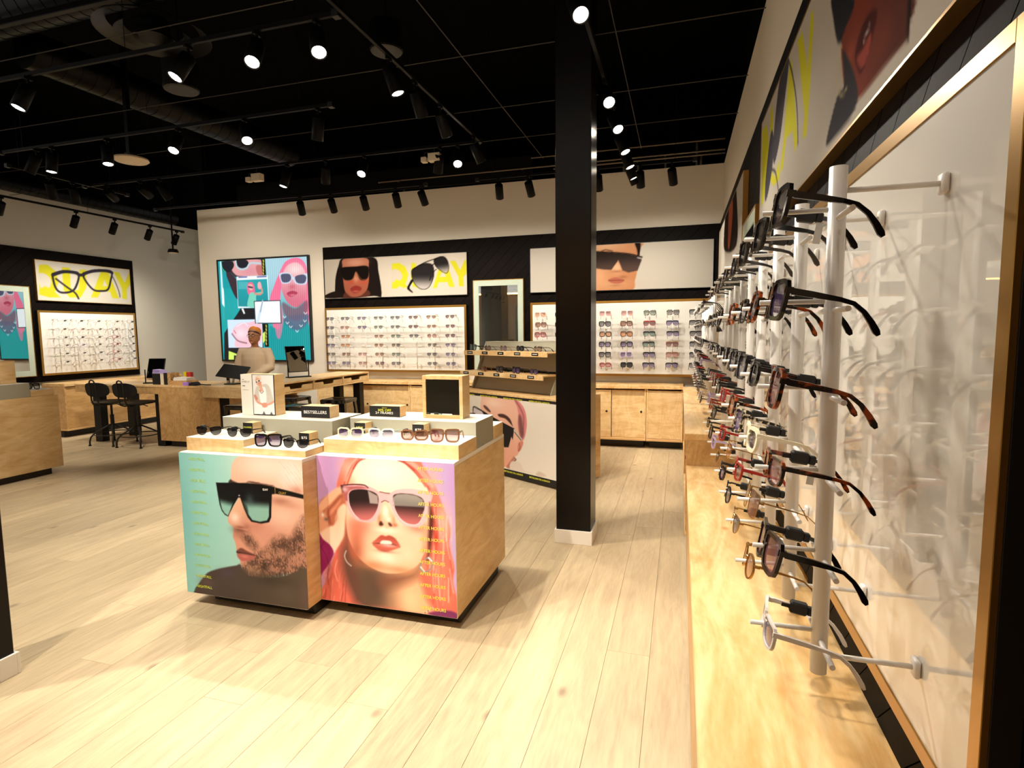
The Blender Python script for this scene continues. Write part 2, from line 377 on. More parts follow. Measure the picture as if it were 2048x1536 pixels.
# traced outlines of the flat prints, in millimetres on each sheet
ART = {
'man': (.765, .765, 1000, [
('f','8fcfca','c6e8d8',0),
('b',(.008,.417),(.077,.28),'7cc4c6',.6),
('p','397 767 328 640 323 625 348 597 374 561 361 522 331 482 303 446 297 426 303 406 327 389 330 372 323 337 333 313 340 285 342 262 351 240 360 214 365 188 381 159 443 132 620 172 771 219 783 447 792 628 796 789','edbda2',.003,1,1,((.568,.74),(.54,.275),'dc9c84'),0),
('b',(.545,.72),(.178,.084),'fbe3d4',.85),
('b',(.7,.686),(.091,.094),'f8e9e0',.9),
('b',(.637,.471),(.11,.06),'f6cdb6',.8),
('b',(.629,.547),(.064,.022),'b5745f',.8),
('b',(.691,.53),(.063,.018),'d99a80',.7),
('b',(.482,.401),(.052,.034),'c47c68',.75),
('b',(.524,.375),(.078,.045),'d99a84',.8),
('b',(.729,.609),(.046,.025),'c9876e',.7),
('s','632 751 648 736 662 715',.0012,'dcae98',.002,.6),
('s','654 739 670 723 683 703',.0012,'fff6ee',.002,.6),
('s','675 727 691 711 705 691',.0012,'dcae98',.002,.6),
('s','697 715 713 699 726 679',.0012,'fff6ee',.002,.6),
('s','718 703 734 688 748 667',.0012,'dcae98',.002,.6),
('s','740 691 755 676 769 655',.0012,'fff6ee',.002,.6),
('s','761 679 777 664 790 643',.0012,'dcae98',.002,.6),
('s','644 658 660 643 674 622',.0012,'fff6ee',.002,.6),
('s','666 646 682 631 695 610',.0012,'dcae98',.002,.6),
('s','694 753 710 738 723 717',.0012,'fff6ee',.002,.6),
('s','715 741 731 726 745 705',.0012,'dcae98',.002,.6),
('s','737 729 753 714 766 693',.0012,'fff6ee',.002,.6),
('s','758 717 774 702 787 682',.0012,'dcae98',.002,.6),
('s','641 697 657 682 671 661',.0012,'fff6ee',.002,.6),
('s','663 685 679 670 692 649',.0012,'dcae98',.002,.6),
('s','685 673 700 658 714 637',.0012,'fff6ee',.002,.6),
('s','706 661 722 646 735 625',.0012,'dcae98',.002,.6),
('s','728 649 743 634 757 613',.0012,'fff6ee',.002,.6),
('s','755 756 771 741 784 720',.0012,'dcae98',.002,.6),
('s','638 736 654 720 668 700',.0012,'fff6ee',.002,.6),
('s','660 724 676 708 690 688',.0012,'dcae98',.002,.6),
('s','682 712 698 696 711 676',.0012,'fff6ee',.002,.6),
('s','703 700 719 684 732 664',.0012,'dcae98',.002,.6),
('s','725 688 740 672 754 652',.0012,'fff6ee',.002,.6),
('s','746 676 762 661 775 640',.0012,'dcae98',.002,.6),
('s','629 655 645 639 658 618',.0012,'fff6ee',.002,.6),
('p','328 640 316 621 372 623 341 634','2c211d',.004,1,.9,None,0),
('s','430 631 446 637 461 630',.004,'5a3b30',.004,.7),
('s','440 632 456 636 471 629',.004,'5a3b30',.004,.7),
('s','450 633 465 635 480 628',.004,'5a3b30',.004,.7),
('s','460 634 475 634 490 627',.004,'5a3b30',.004,.7),
('s','469 635 484 634 499 626',.004,'5a3b30',.004,.7),
('s','479 632 494 633 509 625',.004,'5a3b30',.004,.7),
('s','488 633 504 632 518 623',.004,'5a3b30',.004,.7),
('s','498 634 513 631 528 622',.004,'5a3b30',.004,.7),
('s','507 623 523 630 537 621',.004,'5a3b30',.004,.7),
('s','516 622 532 629 547 620',.004,'5a3b30',.004,.7),
('s','526 622 542 629 556 619',.004,'5a3b30',.004,.7),
('s','535 622 551 628 565 617',.004,'5a3b30',.004,.7),
('s','545 621 560 627 575 616',.004,'5a3b30',.004,.7),
('s','554 621 570 626 584 615',.004,'5a3b30',.004,.7),
('s','564 620 579 625 594 614',.004,'5a3b30',.004,.7),
('s','573 620 589 625 603 613',.004,'5a3b30',.004,.7),
('b',(.369,.376),(.049,.02),'6b4034',.8),
('b',(.358,.352),(.032,.023),'a86a58',.5),
('p','381 350 417 365 455 331 509 280 597 360 682 364 733 446 775 461 775 212 663 177 532 142 420 137 381 159 372 189 430 218 459 244 473 268 444 288 409 307','a8745c',.03,1,.6,None,0),
('p','381 350 417 365 455 331 509 280 597 360 682 364 733 446 775 461 775 212 663 177 532 142 420 137 381 159 372 189 430 218 459 244 473 268 444 288 409 307','4a332a',.022,1,.9,None,.62),
('b',(.626,.277),(.073,.023),'c28d74',.55),
('p','374 185 402 200 455 190 546 167 771 226 776 153 350 101','43352c',.012,1,.9,None,.25),
('b',(.427,.17),(.04,.023),'c89678',.7),
('b',(.48,.159),(.04,.019),'b58468',.6),
('p','412 208 473 268 507 249 531 207 512 174 486 194 452 205','3a2822',.016,1,.7,None,.45),
('p','341 262 371 281 407 269 463 250 423 246 374 254 347 247','7a453b',.004,1,1,None,0),
('p','344 259 406 254 468 250 405 250 351 250','1e1412',.004,1,1,None,0),
('p','343 245 378 251 428 248 459 246 431 226 385 212 354 221','bb625c',.005,1,1,None,0),
('b',(.391,.237),(.027,.009),'db8a80',.7),
('p','47 9 79 53 105 83 140 119 194 144 278 169 333 183 359 192 377 162 437 135 612 155 783 212 793 0 28 -104','453834',.004,1,1,((.163,.11),(.606,.05),'54463a'),0),
('b',(.276,.135),(.059,.024),'4d3c4a',.8),
('b',(.137,.068),(.051,.028),'5b4746',.7),
('b',(.546,.132),(.138,.045),'392d24',.7),
('b',(.633,.068),(.064,.045),'5e5046',.6),
('b',(.742,.068),(.025,.075),'6a4a4a',.5),
('p','234 617 341 623 430 628 518 627 599 618 598 583 579 580 571 502 568 461 554 434 505 422 444 427 423 448 403 488 382 547 371 548 337 502 302 441 279 449 261 469 249 502 241 559','0d0c0d',.0015,0,1,None,0),
('p','242 604 365 583 358 552 330 505 299 447 279 457 264 477 255 514 247 559','0d0f10',.002,0,1,((.289,.539),(.282,.493),'8fc4b6'),0),
('p','388 599 564 575 554 463 541 442 497 431 451 436 426 467 407 507 391 547','0d0f10',.003,0,1,((.491,.547),(.492,.495),'8fbfb1'),0),
('p','393 532 422 508 428 468 419 452 404 496','28322f',.006,1,.8,None,0),
('b',(.442,.54),(.027,.034),'5a7478',.5),
('p','601 617 687 604 766 591 765 570 686 579 597 584','12100f',.0015,0,1,None,0),
('s','599 616 598 585',.0028,'b08a3a',.001,1),
('p','376 545 390 525 404 488 425 441 435 404 418 380 383 381 333 387 303 408 298 428 311 460 339 500','eab596',.003,1,1,((.341,.502),(.406,.402),'d89a82'),0),
('b',(.342,.441),(.031,.03),'fbe2d2',.9),
('b',(.415,.399),(.025,.017),'b06a58',.7),
('b',(.372,.391),(.036,.008),'8a5141',.8),
('b',(.377,.559),(.005,.004),'ffffff',.9),
]),
'woman': (.757, .762, 1000, [
('f','c79bd0','bda2cf',0),
('b',(.007,.739),(.052,.269),'dca6dc',.6),
('b',(.765,.675),(.044,.177),'bf8ccb',.6),
('p','200 761 156 725 128 663 112 594 133 481 104 325 53 140 0 55 -8 -25 742 -18 777 13 756 113 739 184 748 258 724 364 733 441 691 563 651 661 600 736 570 770 453 782','e8705a',.005,1,1,((.206,.713),(.59,.114),'e86a58'),0),
('b',(.696,.474),(.046,.109),'fbb7a8',.8),
('b',(.644,.675),(.034,.072),'f7a99a',.8),
('b',(.172,.711),(.047,.053),'f4a392',.8),
('b',(.671,.235),(.046,.111),'f28a72',.7),
('b',(.066,.142),(.056,.119),'c8604e',.8),
('b',(.707,.125),(.035,.074),'f08468',.8),
('s','651 536 651 474 650 416',.0026,'ffc6b8',.004,.7),
('s','622 346 620 284 618 224',.006,'ffc6b8',.004,.7),
('s','645 354 643 292 640 232',.0027,'ffc6b8',.004,.7),
('s','645 182 639 119 631 58',.0046,'c8412f',.004,.7),
('s','713 503 711 442 709 384',.0045,'ffd8cc',.004,.7),
('s','724 232 723 169 723 110',.0054,'c8412f',.004,.7),
('s','696 372 692 310 687 251',.0039,'ffc6b8',.004,.7),
('s','723 244 730 183 741 126',.0054,'ffc6b8',.004,.7),
('s','721 347 727 286 737 229',.0054,'d9583f',.004,.7),
('s','643 401 641 339 639 280',.0038,'f9a08c',.004,.7),
('s','652 238 646 175 638 115',.0022,'ffd8cc',.004,.7),
('s','731 370 734 309 740 251',.0048,'f9a08c',.004,.7),
('s','734 504 734 443 734 386',.0028,'ffd8cc',.004,.7),
('s','673 504 673 443 674 385',.0044,'ffd8cc',.004,.7),
('s','679 203 674 140 668 80',.0022,'f9a08c',.004,.7),
('s','651 336 657 274 666 216',.0025,'f9a08c',.004,.7),
('s','658 568 657 507 656 449',.0023,'c8412f',.004,.7),
('s','698 182 692 118 684 58',.0032,'f9a08c',.004,.7),
('s','708 413 715 352 726 295',.0045,'ffc6b8',.004,.7),
('s','657 499 657 438 658 380',.0025,'fbb3a5',.004,.7),
('s','691 516 693 455 696 397',.0035,'fbb3a5',.004,.7),
('s','637 249 635 186 635 127',.0032,'ffc6b8',.004,.7),
('s','673 494 679 433 690 376',.0025,'ffc6b8',.004,.7),
('s','630 507 634 445 639 387',.0026,'ffc6b8',.004,.7),
('s','681 338 679 276 678 217',.0021,'d9583f',.004,.7),
('s','648 160 651 97 656 38',.0028,'f9a08c',.004,.7),
('s','649 407 643 345 635 285',.0037,'f9a08c',.004,.7),
('s','694 404 691 342 687 284',.0028,'ffc6b8',.004,.7),
('s','652 478 649 416 645 357',.0029,'c8412f',.004,.7),
('s','641 556 648 495 659 438',.0043,'d9583f',.004,.7),
('s','662 202 665 140 670 81',.0052,'ffd8cc',.004,.7),
('s','626 415 626 353 627 294',.0057,'d9583f',.004,.7),
('s','717 199 715 136 714 77',.0046,'ffd8cc',.004,.7),
('s','657 404 654 342 650 283',.0052,'c8412f',.004,.7),
('s','56 159 44 102 51 48',.0028,'b44e40',.004,.7),
('s','6 33 -13 -26 4 -79',.004,'e9907c',.004,.7),
('s','131 98 120 42 115 -14',.0032,'8d3a33',.004,.7),
('s','42 248 38 193 11 135',.0046,'e9907c',.004,.7),
('s','60 70 47 13 35 -44',.0022,'b44e40',.004,.7),
('s','27 104 21 48 12 -9',.0044,'d97763',.004,.7),
('s','74 234 66 178 46 121',.0037,'f2a795',.004,.7),
('s','98 223 85 167 91 113',.0036,'e9907c',.004,.7),
('s','50 169 31 111 48 58',.0034,'b44e40',.004,.7),
('s','123 185 107 129 107 74',.0049,'e9907c',.004,.7),
('s','10 29 4 -27 -10 -85',.005,'8d3a33',.004,.7),
('s','129 77 110 20 125 -34',.0026,'f2a795',.004,.7),
('s','142 148 125 92 128 37',.0031,'b44e40',.004,.7),
('s','34 213 23 157 13 101',.0036,'e9907c',.004,.7),
('s','115 255 101 200 101 145',.0035,'d97763',.004,.7),
('s','81 235 65 179 75 126',.0031,'b44e40',.004,.7),
('s','149 115 141 59 137 3',.0029,'8d3a33',.004,.7),
('s','120 125 116 69 104 13',.0033,'d97763',.004,.7),
('s','74 220 67 164 54 108',.004,'b44e40',.004,.7),
('s','67 110 59 54 55 -2',.0029,'f2a795',.004,.7),
('s','30 61 22 4 26 -51',.0022,'b44e40',.004,.7),
('s','55 163 37 106 50 53',.0038,'d97763',.004,.7),
('s','142 66 136 10 135 -45',.0049,'b44e40',.004,.7),
('s','26 14 17 -43 25 -97',.0022,'e9907c',.004,.7),
('s','30 135 25 79 5 21',.0044,'f2a795',.004,.7),
('s','129 98 124 42 105 -15',.0035,'b44e40',.004,.7),
('s','53 196 39 140 41 85',.005,'8d3a33',.004,.7),
('s','74 25 60 -33 56 -89',.0038,'f2a795',.004,.7),
('s','31 121 23 65 18 8',.0031,'8d3a33',.004,.7),
('s','100 219 82 162 99 109',.005,'f2a795',.004,.7),
('p','163 484 148 349 123 265 131 150 178 38 202 2 286 -6 310 170 196 273','5a3a30',.03,1,.95,None,0),
('p','212 236 232 123 245 8 407 -1 627 -5 590 91 561 192 563 256','5e4536',.02,1,1,((.265,.088),(.531,.103),'f0b488'),0),
('b',(.315,.102),(.058,.1),'563f32',.9),
('b',(.51,.062),(.056,.068),'f6c79c',.9),
('p','351 168 514 209 563 248 553 184 451 127 348 99','7a4a36',.03,1,.8,None,0),
('p','270 765 232 729 196 663 171 583 158 483 163 388 177 328 213 263 270 216 352 187 425 188 494 207 555 247 588 303 613 372 623 449 633 559 616 630 567 691 518 731 464 766','fadcc4',.004,1,1,((.37,.704),(.306,.078),'f0b48e'),0),
('b',(.37,.697),(.151,.081),'fdeedd',.9),
('b',(.244,.415),(.079,.05),'d97a62',.75),
('b',(.216,.355),(.055,.099),'c9684e',.8),
('b',(.56,.436),(.066,.033),'e07a66',.8),
('b',(.598,.392),(.023,.073),'e89a78',.7),
('b',(.379,.266),(.081,.042),'ffe6d0',.95),
('b',(.497,.293),(.051,.045),'fbd2b4',.8),
('b',(.213,.275),(.042,.07),'a8583e',.8),
('b',(.303,.216),(.083,.027),'c9794f',.7),
('b',(.454,.21),(.08,.019),'d0875c',.7),
('b',(.194,.63),(.03,.046),'f0a884',.8),
('b',(.384,.405),(.061,.015),'fff0e2',.7),
('s','266 761 232 733 205 690 177 628',.005,'9c2f26',.005,.8),
('s','250 760 206 720 170 654 156 619',.005,'9c2f26',.005,.8),
('s','283 762 245 746 214 706',.005,'9c2f26',.005,.8),
('s','468 763 514 742 560 701 605 643',.005,'9c2f26',.005,.8),
('s','491 762 541 733 587 689 627 630',.005,'9c2f26',.005,.8),
('s','460 764 503 752 549 719',.005,'9c2f26',.005,.8),
('s','233 755 193 712 165 643',.01,'f7b3a4',.008,.8),
('s','511 760 568 723 617 658',.01,'f7b3a4',.008,.8),
('s','538 758 595 714 643 646',.01,'f7b3a4',.008,.8),
('p','364 541 355 500 341 461 336 435 348 421 372 427 390 417 417 423 437 429 442 451 427 487 412 523 401 544 383 550','f2b795',.008,1,1,None,0),
('b',(.387,.502),(.02,.041),'fff0de',.9),
('b',(.402,.463),(.016,.015),'ffe9d6',.8),
('b',(.349,.462),(.012,.03),'d07a58',.7),
('b',(.43,.462),(.01,.03),'d98a66',.6),
('p','353 447 363 448 372 432 356 425 348 432','3a1a14',.005,1,.95,None,0),
('p','401 446 413 443 421 431 409 428 401 437','3a1a14',.005,1,.95,None,0),
('b',(.437,.436),(.016,.011),'b05a42',.7),
('p','305 330 329 355 358 378 383 375 403 381 435 369 462 332 450 326 422 334 357 335','a8483a',.004,1,1,((.383,.382),(.381,.334),'c25c4c'),0),
('p','311 328 353 338 422 340 450 327 377 328','4a1a16',.003,1,1,None,0),
('p','351 338 361 350 382 353 410 351 414 337 381 332 357 331','f6e0d6',.003,1,1,None,0),
('p','309 327 357 333 381 332 418 334 460 327 433 313 388 297 347 298 323 311','c4604f',.004,1,1,None,0),
('b',(.397,.328),(.045,.009),'f3b4ac',.85),
('b',(.38,.296),(.057,.008),'8a4030',.5),
('p','137 615 202 626 269 627 318 616 362 597 410 595 447 614 507 625 566 624 638 611 633 566 619 522 600 469 576 441 541 435 489 441 450 467 428 506 409 545 385 556 366 538 350 488 324 448 270 436 220 443 188 474 164 522 149 559 136 573','e0a8ac',.002,1,.92,((.202,.615),(.521,.44),'e8b6bc'),0),
('s','139 615 202 625 269 627 293 614',.006,'3a1418',.002,1),
('p','139 613 177 613 252 619 285 610 210 601 179 580 173 538 149 551','9c4a50',.004,1,.8,None,0),
('s','358 599 386 595 412 595',.004,'4a2224',.002,1),
('s','366 547 385 556 405 550',.004,'5a2c2a',.002,1),
('p','181 568 201 594 252 604 305 600 345 581 348 536 330 490 295 453 245 449 205 480 183 523','231517',.002,1,1,((.258,.559),(.27,.451),'c06868'),0),
('p','430 580 455 596 502 601 557 596 593 577 598 534 581 482 553 452 506 452 463 479 436 525','231517',.002,1,1,((.513,.564),(.513,.45),'c06868'),0),
('p','291 601 345 577 347 536 301 536','b0a09c',.003,0,.9,None,0),
('p','431 578 454 594 502 600 557 595 591 577 597 540 429 534','a09a92',.004,0,.92,((.514,.593),(.512,.535),'8a827c'),0),
('s','179 568 185 516 209 472 233 452',.0035,'fbe0e0',.002,.9),
('s','430 572 440 514 474 462 521 446 569 459 594 519',.003,'f8d6d6',.002,.9),
('p','137 615 151 615 152 581 136 575','2a1014',.004,0,.9,None,0),
('b',(.159,.597),(.021,.015),'d8b0b0',.9),
('p','626 565 640 523 646 451 619 299 603 271 614 412 620 504','4a1e18',.01,1,.9,None,0),
('b',(.656,.398),(.015,.066),'b83a2a',.8),
('p','9 510 72 557 136 595 164 522 156 426 139 329 59 282 -5 314','b8694c',.008,1,1,None,0),
('p','117 604 138 596 134 561 92 524 38 485 6 459 1 486 9 513 50 555','f3b894',.006,1,1,None,0),
('p','135 573 88 531 47 490 33 461 45 439 81 465 112 499 133 535','d98a68',.006,1,1,None,0),
('p','-6 470 45 451 61 406 37 357 -8 334','e8a482',.01,1,1,None,0),
('p','152 521 166 503 157 445 150 387 140 344 98 278 76 260 30 314 1 338 1 354 51 390 87 408 102 460 121 499','f7c8a8',.006,1,1,((.12,.48),(.06,.302),'fbd9c0'),0),
('s','136 561 92 516 59 475 65 414',.01,'7a3224',.01,.8),
('s','103 479 105 441 82 408',.006,'a8553e',.01,.7),
('b',(.024,.453),(.009,.012),'f5f2ec',.9),
('b',(.044,.432),(.013,.01),'5a5450',.8),
('p','-8 345 22 321 60 297 80 257 51 199 14 152 -5 142','8e1a58',.004,1,1,None,0),
('b',(.027,.255),(.022,.043),'b0287a',.6),
('s','26 313 9 280 31 244 47 199',.003,'4a0e30',.003,.7),
('b',(.596,.333),(.016,.033),'e89a74',.9),
('s','595 281 622 290 634 267 621 233 589 214 566 230 575 261',.008,'8f8a84',.003,1),
('s','613 289 630 274',.006,'ffffff',.003,1),
('s','570 238 589 218',.005,'ffffff',.003,1),
('s','154 276 144 248 156 218 180 200',.006,'c9c0ba',.003,.9),
('p','611 1 635 19 724 35 777 13 777 -17','7a2a5e',.006,1,1,None,0),
('b',(.58,0),(.004,.004),'d8d4d0',.9),
('b',(.588,.006),(.004,.004),'4a4644',.9),
('b',(.596,.012),(.004,.004),'d8d4d0',.9),
('b',(.604,.018),(.004,.004),'4a4644',.9),
('b',(.612,.024),(.004,.005),'d8d4d0',.9),
('b',(.62,.03),(.004,.005),'4a4644',.9),
('b',(.628,.036),(.004,.005),'d8d4d0',.9),
]),
'screen': (1.69, 1.6, 1000, [
('f','12a0a4','2fb4b4',0),
('p','2 1577 880 1574 853 1132 -30 1130','159aa0',.01,0,1,None,0),
('p','898 1565 1693 1578 1689 -21 891 -26','a8cfdc',.004,0,1,((1.329,1.378),(1.295,.126),'0f9a9a'),0),
('p','1266 1497 1443 1547 1578 1498 1654 1322 1669 931 1672 494 1571 700 1551 993 1500 1328 1329 1378 1197 1208 1120 798 1103 501 1021 337 946 891 1032 1126 1151 1342','f46d92',.006,1,1,None,0),
('p','1298 1438 1473 1474 1604 1338 1618 1107 1583 933 1437 806 1266 883 1172 1092 1202 1296','f0b0b4',.006,1,1,((1.416,1.375),(1.352,.852),'d86a80'),0),
('b',(1.433,1.374),(.138,.087),'fbe0dc',.8),
('b',(1.367,1.115),(.069,.044),'c04a60',.6),
('p','1178 885 1402 792 1616 904 1605 700 1426 600 1219 677','7a4a5e',.02,1,.8,None,0),
('p','1151 1327 1326 1328 1410 1259 1637 1308 1639 1193 1594 1144 1439 1156 1373 1231 1318 1175 1195 1172 1154 1239','cfd8ea',.004,1,1,None,0),
('p','1185 1311 1325 1309 1353 1239 1301 1190 1204 1190 1172 1246','4a4a66',.004,1,1,None,0),
('p','1436 1272 1567 1293 1625 1251 1586 1166 1474 1167 1428 1215','4a4a66',.004,1,1,None,0),
('p','1265 1023 1364 1056 1458 1024 1394 975 1306 970','b0304e',.004,1,1,None,0),
('b',(1.369,.99),(.069,.017),'f08a94',.8),
('p','925 533 1100 456 1219 663 1421 497 1605 700 1700 200 1689 -21 891 -26','079496',.01,0,.9,None,0),
('p','1200 648 1622 699 1597 553 1418 453 1246 529','5e5a78',.02,1,.8,None,0),
('p','1000 890 1125 887 1182 648 1112 351 1041 367 1004 651','e07a98',.01,1,.8,None,0),
('s','1177 675 1200 648 1226 671',.012,'e8f2f6',.006,.9),
('s','1225 585 1248 558 1274 582',.012,'e8f2f6',.006,.9),
('s','1283 525 1307 498 1333 522',.012,'e8f2f6',.006,.9),
('s','1394 457 1417 430 1443 454',.012,'e8f2f6',.006,.9),
('s','1468 538 1491 511 1517 534',.012,'e8f2f6',.006,.9),
('s','1542 610 1564 583 1590 606',.012,'e8f2f6',.006,.9),
('s','1556 727 1579 700 1605 723',.012,'e8f2f6',.006,.9),
('s','915 1557 900 -10',.004,'0a5a66',.004,.22),
('s','933 1558 918 -10',.004,'ffffff',.004,.22),
('s','951 1558 936 -10',.004,'0a5a66',.004,.22),
('s','969 1558 954 -10',.004,'ffffff',.004,.22),
('s','987 1559 972 -10',.004,'0a5a66',.004,.22),
('s','1004 1559 990 -10',.004,'ffffff',.004,.22),
('s','1022 1559 1008 -10',.004,'0a5a66',.004,.22),
('s','1040 1560 1026 -10',.004,'ffffff',.004,.22),
('s','1058 1560 1044 -10',.004,'0a5a66',.004,.22),
('s','1076 1560 1062 -10',.004,'ffffff',.004,.22),
('s','1093 1561 1080 -10',.004,'0a5a66',.004,.22),
('s','1111 1561 1098 -9',.004,'ffffff',.004,.22),
('s','1129 1561 1116 -9',.004,'0a5a66',.004,.22),
('s','1146 1562 1134 -9',.004,'ffffff',.004,.22),
('s','1164 1562 1152 -9',.004,'0a5a66',.004,.22),
('s','1182 1562 1170 -9',.004,'ffffff',.004,.22),
('s','1199 1563 1188 -9',.004,'0a5a66',.004,.22),
('s','1217 1563 1206 -9',.004,'ffffff',.004,.22),
('s','1235 1563 1223 -9',.004,'0a5a66',.004,.22),
('s','1252 1564 1241 -9',.004,'ffffff',.004,.22),
('s','1270 1564 1259 -9',.004,'0a5a66',.004,.22),
('s','1287 1564 1277 -9',.004,'ffffff',.004,.22),
('s','1305 1565 1295 -9',.004,'0a5a66',.004,.22),
('s','1322 1565 1312 -8',.004,'ffffff',.004,.22),
('s','1340 1565 1330 -8',.004,'0a5a66',.004,.22),
('s','1357 1566 1348 -8',.004,'ffffff',.004,.22),
('s','1374 1566 1365 -8',.004,'0a5a66',.004,.22),
('s','1392 1566 1383 -8',.004,'ffffff',.004,.22),
('s','1409 1567 1400 -8',.004,'0a5a66',.004,.22),
('s','1426 1567 1418 -8',.004,'ffffff',.004,.22),
('s','1444 1567 1436 -8',.004,'0a5a66',.004,.22),
('s','1461 1568 1453 -8',.004,'ffffff',.004,.22),
('s','1478 1568 1471 -8',.004,'0a5a66',.004,.22),
('s','1496 1568 1488 -8',.004,'ffffff',.004,.22),
('s','1513 1569 1506 -8',.004,'0a5a66',.004,.22),
('s','1530 1569 1523 -7',.004,'ffffff',.004,.22),
('s','1547 1569 1541 -7',.004,'0a5a66',.004,.22),
('s','1565 1570 1558 -7',.004,'ffffff',.004,.22),
('s','1582 1570 1575 -7',.004,'0a5a66',.004,.22),
('s','1599 1570 1593 -7',.004,'ffffff',.004,.22),
('s','1616 1570 1610 -7',.004,'0a5a66',.004,.22),
('s','1633 1571 1628 -7',.004,'ffffff',.004,.22),
('s','1650 1571 1645 -7',.004,'0a5a66',.004,.22),
('s','1667 1571 1662 -7',.004,'ffffff',.004,.22),
('s','1684 1572 1679 -7',.004,'0a5a66',.004,.22),
('s','1701 1572 1697 -7',.004,'ffffff',.004,.22),
('p','255 1550 807 1562 864 1309 719 1314 481 1309 331 1299 242 1363 346 1239 346 967 275 1029 194 1214 149 1382','3a2c34',.006,1,1,None,0),
('p','255 1543 806 1548 829 1325 425 1311 298 1361 248 1453','e0a0a0',.008,1,1,None,0),
('b',(.614,1.378),(.163,.074),'d8889a',.6),
('p','66 1544 256 1558 306 1481 226 1394 112 1391 60 1461','1c1c26',.004,1,1,None,0),
('p','368 1560 534 1560 585 1498 507 1427 397 1447 355 1509','1c1c26',.004,1,1,None,0),
('s','340 1562 361 1463 432 1418 544 1433 622 1504 803 1489',.03,'b8ccd4',.004,1),
('s','56 1537 78 1445 131 1390',.02,'2ab090',.004,1),
('p','719 1448 819 1459 864 1316 756 1313','c06a6a',.01,1,.9,None,0),
('p','825 1561 894 1558 900 1308 837 1310','08080a',.002,0,1,None,0),
('s','860 1538 866 1512',.018,'f2f25a',.003,.9),
('s','857 1491 863 1465',.018,'f2f25a',.003,.9),
('s','854 1444 860 1418',.018,'f2f25a',.003,.9),
('s','851 1397 857 1371',.018,'f2f25a',.003,.9),
('s','848 1349 854 1324',.018,'f2f25a',.003,.9),
('p','36 1523 65 1521 63 698 34 699','f2fbff',.008,1,.85,None,0),
('p','44 1097 82 1096 71 683 43 683','f2fbff',.006,1,.9,None,0),
('p','341 1306 926 1304 933 817 340 815','f2f6fb',.002,0,1,None,0),
('p','347 1251 914 1251 920 817 347 842','27a0a6',.002,0,1,((.604,1.229),(.616,.839),'1c9098'),0),
('p','378 1305 545 1303 545 1284 379 1285','5a62a0',.002,0,1,None,0),
('p','727 1296 908 1298 909 1278 728 1278','5a62a0',.002,0,1,None,0),
('s','382 1222 379 1117',.008,'8fd4d4',.004,.8),
('s','402 1221 399 1116',.008,'8fd4d4',.004,.8),
('s','423 1221 419 1116',.008,'8fd4d4',.004,.8),
('s','443 1220 440 1115',.008,'8fd4d4',.004,.8),
('s','464 1219 460 1114',.008,'8fd4d4',.004,.8),
('s','484 1219 481 1114',.008,'8fd4d4',.004,.8),
('s','504 1218 501 1113',.008,'8fd4d4',.004,.8),
('s','524 1217 521 1112',.008,'8fd4d4',.004,.8),
('s','545 1216 541 1112',.008,'8fd4d4',.004,.8),
('p','546 1186 603 1214 656 1183 677 1077 646 1019 554 1021 532 1112','f26a8e',.004,1,1,None,0),
('p','564 1178 637 1168 632 1094 577 1096','f0b4a8',.004,1,1,None,0),
('p','559 1156 639 1138 634 1116 561 1129','4a4060',.003,1,1,None,0),
('p','593 1050 702 1047 812 1058 819 1028 700 1009 680 838 524 841 551 976','7ad0b8',.004,1,1,None,0),
('s','674 1033 774 1022 813 1073 782 1149',.03,'d8907c',.004,1),
('p','739 1195 785 1208 808 1133 778 1097 734 1120','f0aab0',.004,1,1,None,0),
('p','392 814 651 808 644 567 782 565 783 -11 12 -15 43 421 188 589 331 739','16161c',.006,0,1,None,0),
('p','401 806 438 813 470 729 442 722','f0f0f0',.002,0,1,None,0),
('p','-15 946 91 820 250 664 150 589 34 421','12a0a0',.01,0,.9,None,0),
('p','120 636 658 635 782 565 768 194 113 191','cfe2f6',.002,0,1,None,0),
('p','240 511 377 586 507 584 675 612 762 550 769 354 650 218 257 203 257 342 198 404','f6c0cc',.008,1,1,None,0),
('b',(.365,.418),(.131,.092),'fbe0e6',.8),
('s','195 412 301 303 467 264',.02,'6a4a52',.01,.8),
('s','297 526 433 585 504 538',.016,'e4e8f0',.006,1),
('s','237 465 271 419',.012,'d04a6a',.006,1),
('p','110 141 212 110 342 64 338 10 206 25 205 -1 100 -2','d4f26a',.003,0,1,None,0),
('p','210 72 266 64 263 18 206 17','16161c',.002,0,1,None,0),
('p','782 565 891 563 887 202 814 202','0a0a0c',.002,0,1,None,0),
('s','853 541 858 511',.018,'f2f25a',.003,.9),
('s','850 487 855 457',.018,'f2f25a',.003,.9),
('s','846 433 852 403',.018,'f2f25a',.003,.9),
('s','843 379 848 349',.018,'f2f25a',.003,.9),
('s','840 324 845 294',.018,'f2f25a',.003,.9),
('s','836 270 842 240',.018,'f2f25a',.003,.9),
('p','781 414 829 444 820 293 778 263','d4f26a',.003,0,1,None,0),
('p','649 921 1141 919 1142 563 650 570','12141c',.002,0,1,None,0),
('p','661 910 1130 909 1128 575 664 582','f6f9ff',.002,0,1,None,0),
('p','784 895 821 906 751 656 710 581 666 582','c8dce8',.01,1,.8,None,0),
('s','806 895 760 746',.012,'3a4a6a',.004,.6),
]),
'banner1': (2.257, .571, 1000, [
('f','d4c8b8','e0d6c8',0),
('p','1119 467 1235 474 1329 415 1373 311 1342 210 1321 176 1358 132 1300 117 1224 145 1184 115 1107 114','dcd830',.003,0,1,None,0),
('p','1115 372 1212 377 1277 297 1246 230 1169 241 1149 208 1110 226','d8ccbc',.003,1,1,None,0),
('p','1426 462 1492 459 1504 238 1569 176 1626 199 1623 98 1548 100 1435 138 1410 275','dcd830',.003,0,1,None,0),
